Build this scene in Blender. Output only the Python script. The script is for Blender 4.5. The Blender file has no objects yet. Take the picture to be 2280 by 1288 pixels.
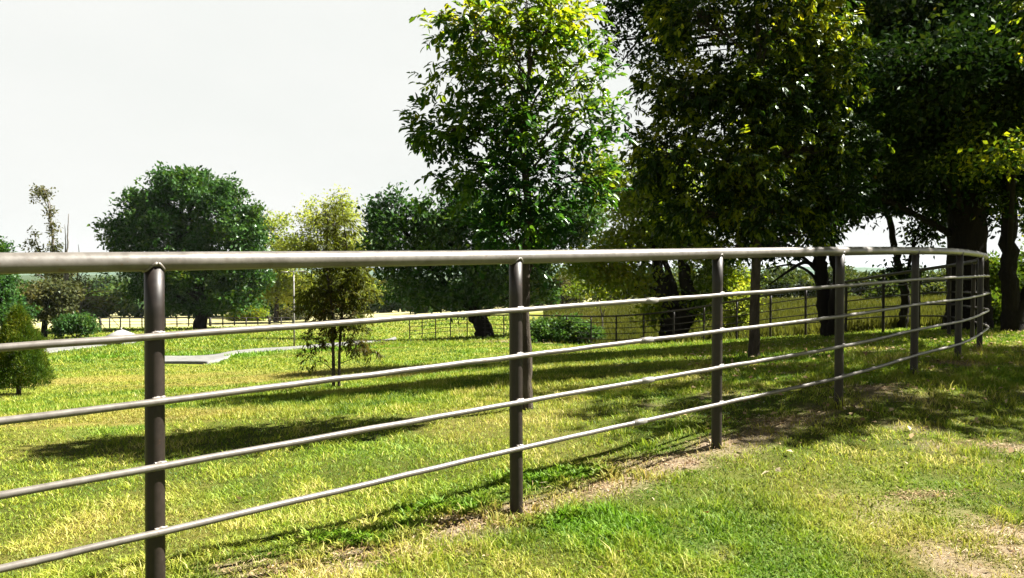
import bpy, math, random
import numpy as np
from mathutils import Vector

rng = np.random.default_rng(7)
random.seed(7)
sc = bpy.context.scene
COL = sc.collection

# ------------------------------------------------------------------ camera
FPX = 1750.0
CX, CY = 1140.0, 644.0
HOR = 600.0
EYE = np.array([0.0, 0.0, 1.55])
PITCH = math.atan((CY - HOR) / FPX)
cd = bpy.data.cameras.new("camera")
cam = bpy.data.objects.new("camera", cd)
COL.objects.link(cam)
cam.location = EYE
cam.rotation_euler = (math.pi / 2 - PITCH, 0, 0)
cd.sensor_width = 36
cd.lens = FPX / 2280 * 36
cd.clip_start = 0.05
cd.clip_end = 9000
sc.camera = cam
_F = np.array([0, math.cos(PITCH), -math.sin(PITCH)])
_U = np.array([0, math.sin(PITCH), math.cos(PITCH)])
_R = np.array([1.0, 0, 0])

def un(px, py, Z):
    """real-world point seen at photo pixel (px,py) at depth Z metres"""
    return EYE + Z * (_F + (px - CX) / FPX * _R - (py - CY) / FPX * _U)

# ------------------------------------------------------------------ terrain
# fence posts: photo x, rail-top y, foot y, depth
NEAR = [(352, 583, 1345, 3.24), (1148, 573, 1148, 4.565), (1595, 565, 998, 5.80),
        (1867, 560, 908, 6.95), (2035, 559, 838, 8.37), (2134, 562, 800, 9.58), (2181, 568, 782, 11.3)]
BACK = [(2166, 583, 758, 14.2), (2112, 592, 747, 16.9), (2045, 602, 743, 18.9), (1966, 614, 741, 21.0),
        (1883, 628, 743, 23.0), (1793, 643, 749, 25.0), (1715, 656, 753, 27.0), (1640, 670, 758, 29.4),
        (1567, 683, 764, 31.8), (1500, 693, 771, 33.9), (1433, 700, 775, 35.3), (1372, 704, 777, 36.8), (1316, 705, 775, 38.6),
        (1262, 704, 770, 40.4), (1212, 703, 765, 42.5), (1165, 702, 760, 45.0), (1122, 702, 755, 48.0),
        (1080, 702, 752, 51.0), (1040, 702, 749, 54.0), (1003, 703, 750, 55.5), (970, 706, 753, 56),
        (940, 709, 755, 56), (912, 711, 757, 56)]
ctrl = [(p[0], p[2], p[3]) for p in NEAR + BACK]
ctrl += [(0, 1010, 6.5), (300, 900, 10.2), (748, 866, 13), (1172, 912, 7.6), (0, 925, 9.3), (1000, 842, 12.3), (500, 1000, 6.6),
         (1450, 860, 9.0), (1680, 797, 11.9), (1880, 800, 11.0),(1400, 800, 14.5),
         (45, 880, 17), (300, 820, 23), (600, 815, 22), (850, 800, 22), (450, 803, 29), (700, 774, 38), (840, 762, 48),
         (180, 775, 46), (20, 790, 40), (150, 747, 70), (445, 733, 80), (560, 752, 52), (600, 772, 40),
         (1080, 766, 30), (1172, 800, 19), (1300, 788, 21), (1500, 772, 25), (330, 712, 115), (500, 712, 125), (100, 715, 115), (650, 712, 120),
         (900, 700, 120), (1300, 692, 80), (1800, 672, 80), (2050, 672, 60), (1600, 668, 125), (2250, 738, 18), (2275, 700, 30),
         (1300, 1288, 3.72), (1900, 1100, 4.95), (2270, 1288, 3.70), (2270, 960, 6.4), (2270, 850, 8.6), (2270, 790, 11.0),
         (2100, 900, 7.2), (0, 1288, 3.75), (700, 1288, 3.7)]
cp = [un(*c) for c in ctrl]
cp += [np.array(p) for p in [(0, 0, 0), (-3, 0.5, -.02), (3, 0.5, .03), (0, -6, 0), (-14, 4, -.5), (12, 6, .4), (20, 20, .4), (-25, 12, -1.6),
       (-120, 150, -7), (0, 220, -6.5), (120, 150, -2.5), (-300, 350, -8), (0, 500, -7), (300, 350, -3), (60, 60, -.8),
       (-900, 1200, -8), (0, 1500, -8), (900, 1200, -6), (30, 35, .3), (-60, 30, -3), (-45, 60, -4.8)]]
cp = np.array(cp)

def warp(X, Y):
    Yc = np.maximum(Y, -2.0)
    d = np.sqrt(X * X + Yc * Yc)
    v = np.log(d + 4) * 2.2
    a = np.arctan2(X, Yc + 5.0)
    a = np.clip(a, -1.5, 1.5)
    return a * 2.6, v

def tps(r2):
    return 0.5 * r2 * np.log(r2 + 1e-9)

_cu, _cv = warp(cp[:, 0], cp[:, 1])
_n = len(cp)
_K = tps((_cu[:, None] - _cu[None]) ** 2 + (_cv[:, None] - _cv[None]) ** 2) + np.eye(_n) * 2e-4
_P = np.stack([np.ones(_n), _cu, _cv], 1)
_A = np.block([[_K, _P], [_P.T, np.zeros((3, 3))]])
_w = np.linalg.solve(_A, np.concatenate([cp[:, 2], np.zeros(3)]))

def G(X, Y):
    X = np.atleast_1d(np.asarray(X, float)); Y = np.atleast_1d(np.asarray(Y, float))
    shp = X.shape
    X = X.ravel(); Y = Y.ravel()
    out = np.empty(len(X))
    for i in range(0, len(X), 50000):
        u, v = warp(X[i:i + 50000], Y[i:i + 50000])
        k = tps((u[:, None] - _cu[None]) ** 2 + (v[:, None] - _cv[None]) ** 2)
        out[i:i + 50000] = k @ _w[:_n] + _w[_n] + _w[_n + 1] * u + _w[_n + 2] * v
    out = np.clip(out, -9.5, 2.0)
    return out.reshape(shp)

def g1(x, y):
    return float(G(x, y)[0])

def cast(px, py, zmin=2.0, zmax=200.0):
    """where the sight line through a photo pixel first meets the ground"""
    Z = np.geomspace(zmin, zmax, 1500)
    P = EYE[None] + Z[:, None] * (_F + (px - CX) / FPX * _R - (py - CY) / FPX * _U)[None]
    d = P[:, 2] - G(P[:, 0], P[:, 1])
    i = np.argmax(d < 0) if (d < 0).any() else int(np.argmin(d))
    return P[i]

# value noise -------------------------------------------------------
_tab = rng.random((256, 256))
def vnoise(x, y):
    xi = np.floor(x).astype(int); yi = np.floor(y).astype(int)
    fx = x - xi; fy = y - yi
    fx = fx * fx * (3 - 2 * fx); fy = fy * fy * (3 - 2 * fy)
    a = _tab[xi % 256, yi % 256]; b = _tab[(xi + 1) % 256, yi % 256]
    c = _tab[xi % 256, (yi + 1) % 256]; d = _tab[(xi + 1) % 256, (yi + 1) % 256]
    return (a * (1 - fx) + b * fx) * (1 - fy) + (c * (1 - fx) + d * fx) * fy
def fbm(x, y, o=4):
    s = 0; a = .5; t = 0
    for k in range(o):
        s = s + a * vnoise(x * 2 ** k + 17 * k, y * 2 ** k + 31 * k); t += a; a *= .5
    return s / t

# bare soil / dry turf masks (real patches lying on the ground) --------
def patch_pts(lst):
    return [(cast(px, py), rx, ry) for px, py, rx, ry in lst]
fence_xy = np.array([un(p[0], p[2], p[3])[:2] for p in NEAR])
_dir0 = fence_xy[1] - fence_xy[0]
fence_xy = np.vstack([fence_xy[0] - _dir0, fence_xy])
def dist_poly(X, Y, pts):
    best = np.full(X.shape, 1e9)
    for a, b in zip(pts[:-1], pts[1:]):
        ab = b - a
        t = np.clip(((X - a[0]) * ab[0] + (Y - a[1]) * ab[1]) / (ab @ ab), 0, 1)
        best = np.minimum(best, np.hypot(X - a[0] - t * ab[0], Y - a[1] - t * ab[1]))
    return best
STRIP = np.array([cast(px, py)[:2] for px, py in [(560, 1290), (700, 1272), (860, 1238), (1000, 1185), (1120, 1150), (1250, 1115), (1350, 1080), (1450, 1040), (1560, 1003), (1680, 965), (1760, 940), (1850, 915)]])
DIRT = patch_pts([(640, 1285, .30, .12), (860, 1235, .32, .10), (1040, 1165, .25, .10), (1470, 1030, .35, .16), (1330, 1085, .25, .10),
                  (1740, 940, .25, .10), (1960, 865, .28, .12), (2240, 1245, .40, .30), (2220, 1000, .30, .10), (2050, 1105, .20, .06),
                  (2265, 1200, .25, .2), (2130, 812, .4, .18), (1380, 752, 9, 2.6)])
DRY = patch_pts([(560, 850, 3.2, 1.3), (250, 845, 3.0, 1.0), (900, 835, 2, .8), (660, 835, 2.5, 1.0), (150, 930, 2, .6)])
LUSH = patch_pts([(1290, 1060, .55, .16), (1180, 1160, .35, .12), (780, 1215, .25, .08), (930, 1180, .22, .09), (1000, 1140, .3, .1),
                  (1350, 1180, .3, .3), (300, 795, 5, 1.2), (600, 790, 6, 1.5)])
def soft(v, a, b):
    return np.clip((v - a) / (b - a), 0, 1)
def blobmask(X, Y, pts, amp=.8, sc_=3.0):
    m = np.zeros(X.shape)
    for p, rx, ry in pts:
        k = sc_ / max(rx, .15) * .5
        d = np.hypot((X - p[0]) / rx, (Y - p[1]) / ry) + (fbm(X * k + 3, Y * k, 4) - .5) * 2 * amp
        m = np.maximum(m, 1 - soft(d, .55, 1.25))
    return m
def masks(X, Y):
    near = soft(np.hypot(X, Y), 26, 14)
    near = np.clip(1 - (np.hypot(X, Y) - 14) / 12, 0, 1)
    dirt = blobmask(X, Y, DIRT)
    dd = dist_poly(X, Y, fence_xy)
    strip = (1 - soft(dd + (fbm(X * 2.2, Y * 2.2) - .5) * .35, .06, .24)) * .8 * soft(fbm(X * 1.1 + 9, Y * 1.1), .36, .58)
    spots = soft(fbm(X * 1.9 + 50, Y * 1.9 + 20, 5), .60, .70) * near * .45 * (X > .8)
    dirt = dirt * (.45 + .55 * soft(fbm(X * 5, Y * 5 + 9, 4), .38, .55))
    ds = dist_poly(X, Y, STRIP)
    st2 = (1 - soft(ds + (fbm(X * 3.2 + 4, Y * 3.2) - .5) * .36, .02, .15)) * (.45 + .55 * soft(fbm(X * 2 + 19, Y * 2), .32, .5))
    dirt = np.maximum(np.maximum(np.maximum(dirt, strip), spots), st2)
    dry = np.maximum(blobmask(X, Y, DRY, .8, 2.0) * .6, soft(fbm(X * .45 + 5, Y * .45 + 9, 4), .52, .74) * .35)
    lush = blobmask(X, Y, LUSH, .6, 3.0)
    lush = np.maximum(lush, soft(fbm(X * .8 + 80, Y * .8 + 33, 4), .58, .74) * .45)
    mead = soft(Y, 24, 60) * soft(X / (Y + 1), .02, .12)
    fd = soft(Y, 80, 92) * soft(-X / (Y + 1), -.17, -.10) * soft(Y, 230, 180)
    return dirt, dry, lush, mead, fd

# ------------------------------------------------------------------ helpers
def tag(o, label=None, cat=None, group=None, kind=None):
    if label: o["label"] = label
    if cat: o["category"] = cat
    if group: o["group"] = group
    if kind: o["kind"] = kind
    return o

def empty(name, loc, label=None, cat=None, group=None):
    o = bpy.data.objects.new(name, None)
    COL.objects.link(o)
    o.location = loc
    o.empty_display_size = .2
    tag(o, label, cat, group)
    return o

def mesh_from(name, V, F, mat, parent=None, attr=None, smooth=False):
    """V (n,3) in world space, F (m,k) index array of one polygon size, or list of such arrays"""
    V = np.asarray(V, np.float32)
    if parent is not None:
        V = V - np.array(parent_loc(parent), np.float32)
    me = bpy.data.meshes.new(name)
    Fs = F if isinstance(F, list) else [F]
    Fs = [np.asarray(f, np.int32) for f in Fs if len(f)]
    me.vertices.add(len(V))
    me.vertices.foreach_set("co", V.ravel())
    nl = sum(f.size for f in Fs); npoly = sum(len(f) for f in Fs)
    me.loops.add(nl); me.polygons.add(npoly)
    me.loops.foreach_set("vertex_index", np.concatenate([f.ravel() for f in Fs]))
    tot = np.concatenate([np.full(len(f), f.shape[1], np.int32) for f in Fs])
    st = np.concatenate([[0], np.cumsum(tot)[:-1]]).astype(np.int32)
    me.polygons.foreach_set("loop_start", st)
    me.polygons.foreach_set("loop_total", tot)
    if smooth:
        me.polygons.foreach_set("use_smooth", np.ones(npoly, bool))
    for k, a in (attr or {}).items():
        at = me.attributes.new(k, 'FLOAT', 'POINT')
        at.data.foreach_set("value", np.asarray(a, np.float32))
    me.update(calc_edges=True)
    me.validate()
    for m in (mat if isinstance(mat, list) else [mat]):
        me.materials.append(m)
    o = bpy.data.objects.new(name, me)
    COL.objects.link(o)
    if parent is not None:
        o.parent = parent
    return o

def parent_loc(p):
    l = np.array(p.location)
    while p.parent:
        p = p.parent
        l = l + np.array(p.location)
    return l

class MB:
    """collects tubes / boxes / rings into one mesh"""
    def __init__(s):
        s.V = []; s.F4 = []; s.F3 = []; s.n = 0
    def add(s, V, F4=None, F3=None):
        V = np.asarray(V, float)
        if F4 is not None and len(F4): s.F4.append(np.asarray(F4) + s.n)
        if F3 is not None and len(F3): s.F3.append(np.asarray(F3) + s.n)
        s.V.append(V); s.n += len(V)
    def tube(s, P, R, n=8, cap=True):
        P = np.asarray(P, float); m = len(P)
        R = np.broadcast_to(np.asarray(R, float), (m,))
        T = np.gradient(P, axis=0)
        T /= np.linalg.norm(T, axis=1)[:, None] + 1e-12
        ref = np.array([0.123, .05, 1.0]) if abs(T[:, 2]).mean() < .8 else np.array([1.0, .1, 0.05])
        A = np.cross(T, ref); A /= np.linalg.norm(A, axis=1)[:, None] + 1e-12
        B = np.cross(T, A)
        th = np.arange(n) / n * 2 * math.pi
        V = P[:, None] + R[:, None, None] * (np.cos(th)[None, :, None] * A[:, None] + np.sin(th)[None, :, None] * B[:, None])
        V = V.reshape(-1, 3)
        i = np.arange(m - 1)[:, None] * n; j = np.arange(n)[None]
        j2 = (j + 1) % n
        F = np.stack([i + j, i + j2, i + n + j2, i + n + j], -1).reshape(-1, 4)
        F3 = []
        if cap:
            V = np.vstack([V, P[0], P[-1]])
            a = m * n; b = a + 1; jj = np.arange(n); jj2 = (jj + 1) % n
            F3 = np.vstack([np.stack([np.full(n, a), jj2, jj], 1), np.stack([np.full(n, b), (m - 1) * n + jj, (m - 1) * n + jj2], 1)])
        s.add(V, F, F3)
    def box(s, c, h, rz=0):
        c = np.asarray(c, float)
        q = np.array([[x, y, z] for x in (-1, 1) for y in (-1, 1) for z in (-1, 1)]) * np.asarray(h)
        cr, sr = math.cos(rz), math.sin(rz)
        q = q @ np.array([[cr, sr, 0], [-sr, cr, 0], [0, 0, 1]])
        s.add(q + c, [[0, 1, 3, 2], [4, 6, 7, 5], [0, 4, 5, 1], [2, 3, 7, 6], [0, 2, 6, 4], [1, 5, 7, 3]])
    def build(s, name, mat, parent=None, smooth=True):
        F = []
        if s.F4: F.append(np.vstack(s.F4))
        if s.F3: F.append(np.vstack(s.F3))
        return mesh_from(name, np.vstack(s.V), F, mat, parent, smooth=smooth)

def catmull(P, k=8):
    P = np.asarray(P, float)
    Q = np.vstack([2 * P[0] - P[1], P, 2 * P[-1] - P[-2]])
    out = []
    for i in range(1, len(Q) - 2):
        for t in np.arange(k) / k:
            out.append(.5 * (2 * Q[i] + (Q[i + 1] - Q[i - 1]) * t + (2 * Q[i - 1] - 5 * Q[i] + 4 * Q[i + 1] - Q[i + 2]) * t * t
                             + (3 * Q[i] - Q[i - 1] - 3 * Q[i + 1] + Q[i + 2]) * t ** 3))
    out.append(Q[-2])
    return np.array(out)

# ------------------------------------------------------------------ materials
def newmat(name):
    m = bpy.data.materials.new(name); m.use_nodes = True
    nt = m.node_tree; nt.nodes.clear()
    return m, nt, nt.nodes, nt.links
def ramp(N, stops):
    r = N.new('ShaderNodeValToRGB')
    e = r.color_ramp.elements
    while len(e) < len(stops): e.new(.5)
    for k, (p, c) in enumerate(stops):
        e[k].position = p; e[k].color = (*c, 1)
    return r

def leaf_mat(name, stops, trans=.45, gloss=.06, rough=.45, clump=1.0, tboost=(1.5, 1.45, .7)):
    m, nt, N, L = newmat(name)
    out = N.new('ShaderNodeOutputMaterial')
    at = N.new('ShaderNodeAttribute'); at.attribute_name = 'rnd'
    geo = N.new('ShaderNodeNewGeometry')
    no = N.new('ShaderNodeTexNoise'); no.inputs['Scale'].default_value = clump; no.inputs['Detail'].default_value = 2
    L.new(geo.outputs['Position'], no.inputs['Vector'])
    ma = N.new('ShaderNodeMath'); ma.operation = 'MULTIPLY_ADD'
    L.new(no.outputs['Fac'], ma.inputs[0]); ma.inputs[1].default_value = 1.1
    sb = N.new('ShaderNodeMath'); sb.operation = 'MULTIPLY_ADD'
    L.new(at.outputs['Fac'], sb.inputs[0]); sb.inputs[1].default_value = .75; sb.inputs[2].default_value = -.45
    L.new(sb.outputs[0], ma.inputs[2])
    r = ramp(N, stops); L.new(ma.outputs[0], r.inputs[0])
    d = N.new('ShaderNodeBsdfDiffuse'); L.new(r.outputs[0], d.inputs[0])
    mu = N.new('ShaderNodeMix'); mu.data_type = 'RGBA'; mu.blend_type = 'MULTIPLY'; mu.inputs[0].default_value = 1
    mu.clamp_result = False
    L.new(r.outputs[0], mu.inputs[6]); mu.inputs[7].default_value = (*tboost, 1)
    t = N.new('ShaderNodeBsdfTranslucent'); L.new(mu.outputs[2], t.inputs[0])
    mx = N.new('ShaderNodeMixShader'); mx.inputs[0].default_value = trans
    L.new(d.outputs[0], mx.inputs[1]); L.new(t.outputs[0], mx.inputs[2])
    g = N.new('ShaderNodeBsdfGlossy'); g.inputs['Roughness'].default_value = rough; g.inputs[0].default_value = (.9, 1, .9, 1)
    fr = N.new('ShaderNodeFresnel'); fr.inputs[0].default_value = 1.4
    fm = N.new('ShaderNodeMath'); fm.operation = 'MULTIPLY'; L.new(fr.outputs[0], fm.inputs[0]); fm.inputs[1].default_value = gloss * 1.6
    m2 = N.new('ShaderNodeMixShader'); L.new(fm.outputs[0], m2.inputs[0])
    L.new(mx.outputs[0], m2.inputs[1]); L.new(g.outputs[0], m2.inputs[2])
    L.new(m2.outputs[0], out.inputs[0])
    return m

def bark_mat(name, c1, c2, scale=9, bump=.5):
    m, nt, N, L = newmat(name)
    out = N.new('ShaderNodeOutputMaterial')
    b = N.new('ShaderNodeBsdfPrincipled'); b.inputs['Roughness'].default_value = .95; b.inputs['Specular IOR Level'].default_value = .08
    tc = N.new('ShaderNodeNewGeometry')
    mp = N.new('ShaderNodeMapping'); mp.inputs['Scale'].default_value = (scale, scale, scale * .25)
    L.new(tc.outputs['Position'], mp.inputs['Vector'])
    no = N.new('ShaderNodeTexNoise'); no.inputs['Scale'].default_value = 1.2; no.inputs['Detail'].default_value = 8; no.inputs['Roughness'].default_value = .7
    L.new(mp.outputs[0], no.inputs['Vector'])
    r = ramp(N, [(.3, c1), (.7, c2)]); L.new(no.outputs['Fac'], r.inputs[0]); L.new(r.outputs[0], b.inputs['Base Color'])
    bm = N.new('ShaderNodeBump'); bm.inputs['Strength'].default_value = bump; bm.inputs['Distance'].default_value = .05
    L.new(no.outputs['Fac'], bm.inputs['Height']); L.new(bm.outputs[0], b.inputs['Normal'])
    L.new(b.outputs[0], out.inputs[0])
    return m

def paint_mat(name, c1, c2, rough=.42, scale=25, spec=.5, metallic=0, wear=None):
    m, nt, N, L = newmat(name)
    out = N.new('ShaderNodeOutputMaterial')
    b = N.new('ShaderNodeBsdfPrincipled')
    b.inputs['Metallic'].default_value = metallic
    b.inputs['Specular IOR Level'].default_value = spec
    geo = N.new('ShaderNodeNewGeometry')
    no = N.new('ShaderNodeTexNoise'); no.inputs['Scale'].default_value = scale; no.inputs['Detail'].default_value = 8; no.inputs['Roughness'].default_value = .65
    L.new(geo.outputs['Position'], no.inputs['Vector'])
    n2 = N.new('ShaderNodeTexNoise'); n2.inputs['Scale'].default_value = 3.1; n2.inputs['Detail'].default_value = 4
    L.new(geo.outputs['Position'], n2.inputs['Vector'])
    av = N.new('ShaderNodeMath'); av.operation = 'MULTIPLY_ADD'; av.inputs[1].default_value = .5
    L.new(no.outputs['Fac'], av.inputs[0])
    hv = N.new('ShaderNodeMath'); hv.operation = 'MULTIPLY'; hv.inputs[1].default_value = .5
    L.new(n2.outputs['Fac'], hv.inputs[0]); L.new(hv.outputs[0], av.inputs[2])
    r = ramp(N, [(.36, c1), (.62, c2)]); L.new(av.outputs[0], r.inputs[0])
    if wear:
        n3 = N.new('ShaderNodeTexNoise'); n3.inputs['Scale'].default_value = 16; n3.inputs['Detail'].default_value = 10; n3.inputs['Roughness'].default_value = .8
        L.new(geo.outputs['Position'], n3.inputs['Vector'])
        wr = ramp(N, [(.60, (0, 0, 0)), (.66, (1, 1, 1))]); L.new(n3.outputs['Fac'], wr.inputs[0])
        wm = N.new('ShaderNodeMix'); wm.data_type = 'RGBA'; L.new(wr.outputs[0], wm.inputs[0]); L.new(r.outputs[0], wm.inputs[6]); wm.inputs[7].default_value = (*wear, 1)
        L.new(wm.outputs[2], b.inputs['Base Color'])
    else:
        L.new(r.outputs[0], b.inputs['Base Color'])
    rr = N.new('ShaderNodeMapRange'); rr.inputs[3].default_value = rough - .1; rr.inputs[4].default_value = rough + .18
    L.new(no.outputs['Fac'], rr.inputs[0]); L.new(rr.outputs[0], b.inputs['Roughness'])
    bm = N.new('ShaderNodeBump'); bm.inputs['Strength'].default_value = .12; bm.inputs['Distance'].default_value = .004
    L.new(no.outputs['Fac'], bm.inputs['Height']); L.new(bm.outputs[0], b.inputs['Normal'])
    L.new(b.outputs[0], out.inputs[0])
    return m

GRASS_A = (.105, .120, .014)   # yellow green
GRASS_B = (.055, .092, .010)   # green
STRAW = (.22, .185, .055)
M = {}
M['pipe'] = paint_mat('sunlit_rail_paint', (.066, .058, .049), (.118, .107, .093), .36, 25, .6, wear=(.075, .045, .026))  # brown fence paint made paler to carry sunlight on the near rails, plus rust
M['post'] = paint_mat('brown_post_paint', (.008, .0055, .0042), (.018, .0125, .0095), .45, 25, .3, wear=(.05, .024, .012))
M['pipe_far'] = paint_mat('dark_shaded_pipe', (.008, .006, .005), (.018, .014, .011), .55, 25, .2)  # fence paint darkened to hold shade on the back run; field_fence shares it
M['weld'] = paint_mat('weld_bead_metal', (.06, .05, .04), (.20, .18, .16), .4, 160)
M['galv'] = paint_mat('grey_coupling_paint', (.10, .095, .085), (.16, .15, .135), .4, 60)
M['concrete'] = paint_mat('pale_concrete', (.080, .080, .075), (.15, .15, .14), .85, 3, .2)
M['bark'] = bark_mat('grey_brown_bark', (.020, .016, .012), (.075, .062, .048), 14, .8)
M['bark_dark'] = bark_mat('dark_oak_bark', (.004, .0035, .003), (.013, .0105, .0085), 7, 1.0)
M['bark_pale'] = bark_mat('pale_dead_wood', (.06, .055, .05), (.16, .145, .13), 8, .5)
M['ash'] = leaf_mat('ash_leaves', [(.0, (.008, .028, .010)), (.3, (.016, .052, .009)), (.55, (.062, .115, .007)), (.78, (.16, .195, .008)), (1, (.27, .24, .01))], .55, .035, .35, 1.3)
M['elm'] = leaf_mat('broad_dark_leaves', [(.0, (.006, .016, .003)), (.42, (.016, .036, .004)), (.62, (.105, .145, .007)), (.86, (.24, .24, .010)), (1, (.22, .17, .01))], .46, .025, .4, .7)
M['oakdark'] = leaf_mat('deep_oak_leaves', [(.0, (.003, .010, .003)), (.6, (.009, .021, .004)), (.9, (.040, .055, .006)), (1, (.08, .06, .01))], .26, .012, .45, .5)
M['oak'] = leaf_mat('oak_leaves', [(.0, (.010, .032, .008)), (.5, (.024, .066, .012)), (.85, (.056, .100, .012)), (1, (.10, .11, .014))], .32, .05, .5, .25)
M['yellow'] = leaf_mat('yellowing_leaves', [(.0, (.07, .11, .014)), (.4, (.15, .19, .028)), (.8, (.25, .26, .05)), (1, (.32, .30, .06))], .55, .03, .5, .25)
M['sapling'] = leaf_mat('autumn_sapling_leaves', [(.0, (.050, .032, .008)), (.40, (.040, .050, .007)), (.72, (.072, .086, .008)), (1, (.13, .14, .012))], .5, .04, .5, 1.2)
M['light'] = leaf_mat('light_green_leaves', [(.0, (.036, .078, .008)), (.4, (.095, .145, .010)), (.8, (.20, .215, .012)), (1, (.15, .12, .01))], .45, .04, .5, .4)
M['cedar'] = leaf_mat('cedar_foliage', [(.0, (.016, .042, .006)), (.5, (.044, .080, .007)), (.85, (.12, .125, .010)), (1, (.17, .14, .012))], .2, .02, .6, 2.2)
M['shrub'] = leaf_mat('shrub_leaves', [(.0, (.022, .055, .014)), (.5, (.038, .085, .018)), (1, (.075, .115, .018))], .4, .06, .4, .8)
M['shrub2'] = leaf_mat('roadside_shrub_leaves', [(.0, (.020, .045, .006)), (.5, (.048, .085, .009)), (1, (.11, .125, .012))], .4, .02, .5, .8)
M['brush'] = leaf_mat('brushwood_leaves', [(.0, (.028, .038, .016)), (.5, (.055, .060, .022)), (1, (.10, .085, .032))], .3, .02, .6, .3)
M['meadow'] = leaf_mat('meadow_stems', [(.0, (.034, .044, .010)), (.5, (.068, .074, .018)), (1, (.12, .11, .036))], .3, .0, .6, .15)
M['hedge'] = leaf_mat('muted_hedge_leaves', [(.0, (.014, .026, .007)), (.5, (.034, .052, .010)), (1, (.080, .088, .018))], .35, .02, .6, .12)
M['wood'] = leaf_mat('distant_wood_leaves', [(.0, (.020, .042, .018)), (.5, (.034, .064, .020)), (1, (.072, .090, .022))], .3, .0, .6, .08)

def grass_mat():
    m, nt, N, L = newmat('grass_blades')
    out = N.new('ShaderNodeOutputMaterial')
    def att(n):
        a = N.new('ShaderNodeAttribute'); a.attribute_name = n; return a
    r = ramp(N, [(0, (.032, .080, .005)), (.32, (.110, .178, .009)), (.66, (.205, .258, .018)), (.90, (.32, .325, .035)), (1, (.46, .41, .13))])
    L.new(att('rnd').outputs['Fac'], r.inputs[0])
    mx = N.new('ShaderNodeMix'); mx.data_type = 'RGBA'
    L.new(att('lush').outputs['Fac'], mx.inputs[0]); L.new(r.outputs[0], mx.inputs[6]); mx.inputs[7].default_value = (.095, .205, .008, 1)
    m3 = N.new('ShaderNodeMix'); m3.data_type = 'RGBA'
    L.new(att('dry').outputs['Fac'], m3.inputs[0]); L.new(mx.outputs[2], m3.inputs[6]); m3.inputs[7].default_value = (.34, .24, .07, 1)
    d = N.new('ShaderNodeBsdfDiffuse'); L.new(m3.outputs[2], d.inputs[0])
    t = N.new('ShaderNodeBsdfTranslucent'); L.new(m3.outputs[2], t.inputs[0])
    s = N.new('ShaderNodeMixShader'); s.inputs[0].default_value = .38
    L.new(d.outputs[0], s.inputs[1]); L.new(t.outputs[0], s.inputs[2])
    g = N.new('ShaderNodeBsdfGlossy'); g.inputs['Roughness'].default_value = .6
    s2 = N.new('ShaderNodeMixShader'); s2.inputs[0].default_value = .015
    L.new(s.outputs[0], s2.inputs[1]); L.new(g.outputs[0], s2.inputs[2])
    L.new(s2.outputs[0], out.inputs[0])
    return m
M['grass'] = grass_mat()

def ground_mat():
    m, nt, N, L = newmat('lawn_soil')
    out = N.new('ShaderNodeOutputMaterial')
    b = N.new('ShaderNodeBsdfPrincipled'); b.inputs['Roughness'].default_value = 1; b.inputs['Specular IOR Level'].default_value = .1
    geo = N.new('ShaderNodeNewGeometry')
    def att(n):
        a = N.new('ShaderNodeAttribute'); a.attribute_name = n; return a
    def noise(s, d=8, rgh=.65):
        n = N.new('ShaderNodeTexNoise'); n.inputs['Scale'].default_value = s; n.inputs['Detail'].default_value = d; n.inputs['Roughness'].default_value = rgh
        L.new(geo.outputs['Position'], n.inputs['Vector']); return n
    def mix(f, a, c):
        x = N.new('ShaderNodeMix'); x.data_type = 'RGBA'
        if hasattr(f, 'links'): L.new(f, x.inputs[0])
        else: x.inputs[0].default_value = f
        for v, i in ((a, 6), (c, 7)):
            if hasattr(v, 'links'): L.new(v, x.inputs[i])
            else: x.inputs[i].default_value = (*v, 1)
        return x.outputs[2]
    n1 = noise(9, 10, .8); n2 = noise(.5, 5); n3 = noise(60, 6, .8)
    turf = ramp(N, [(.30, (.035, .055, .006)), (.50, (.10, .125, .012)), (.66, (.18, .18, .025)), (.8, (.26, .23, .06))])
    L.new(n1.outputs['Fac'], turf.inputs[0])
    big = ramp(N, [(.35, (.080, .125, .008)), (.65, (.135, .120, .016))])
    L.new(n2.outputs['Fac'], big.inputs[0])
    n4 = noise(1.7, 9, .75); mid = ramp(N, [(.36, (.045, .085, .006)), (.50, (.105, .125, .010)), (.66, (.19, .175, .03))]); L.new(n4.outputs['Fac'], mid.inputs[0])
    c = mix(.5, mix(.45, turf.outputs[0], mid.outputs[0]), big.outputs[0])
    c = mix(att('thatch').outputs['Fac'], c, (.030, .035, .006))
    c = mix(att('lush').outputs['Fac'], c, (.060, .150, .012))
    dryr = ramp(N, [(.35, (.12, .088, .020)), (.65, (.22, .165, .048))]); L.new(n1.outputs['Fac'], dryr.inputs[0])
    c = mix(att('dry').outputs['Fac'], c, dryr.outputs[0])
    mea = ramp(N, [(.35, (.040, .048, .010)), (.65, (.080, .076, .018))]); L.new(n2.outputs['Fac'], mea.inputs[0])
    c = mix(att('mead').outputs['Fac'], c, mea.outputs[0])
    c = mix(att('field').outputs['Fac'], c, (.26, .245, .115))
    c = mix(att('woodland').outputs['Fac'], c, (.028, .045, .018))
    soil = ramp(N, [(.32, (.08, .055, .033)), (.52, (.19, .145, .095)), (.7, (.34, .28, .20))]); L.new(n3.outputs['Fac'], soil.inputs[0])
    c = mix(att('dirt').outputs['Fac'], c, soil.outputs[0])
    L.new(c, b.inputs['Base Color'])
    bm = N.new('ShaderNodeBump'); bm.inputs['Strength'].default_value = .9; bm.inputs['Distance'].default_value = .03
    L.new(n1.outputs['Fac'], bm.inputs['Height']); L.new(bm.outputs[0], b.inputs['Normal'])
    L.new(b.outputs[0], out.inputs[0])
    return m
M['ground'] = ground_mat()

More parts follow.
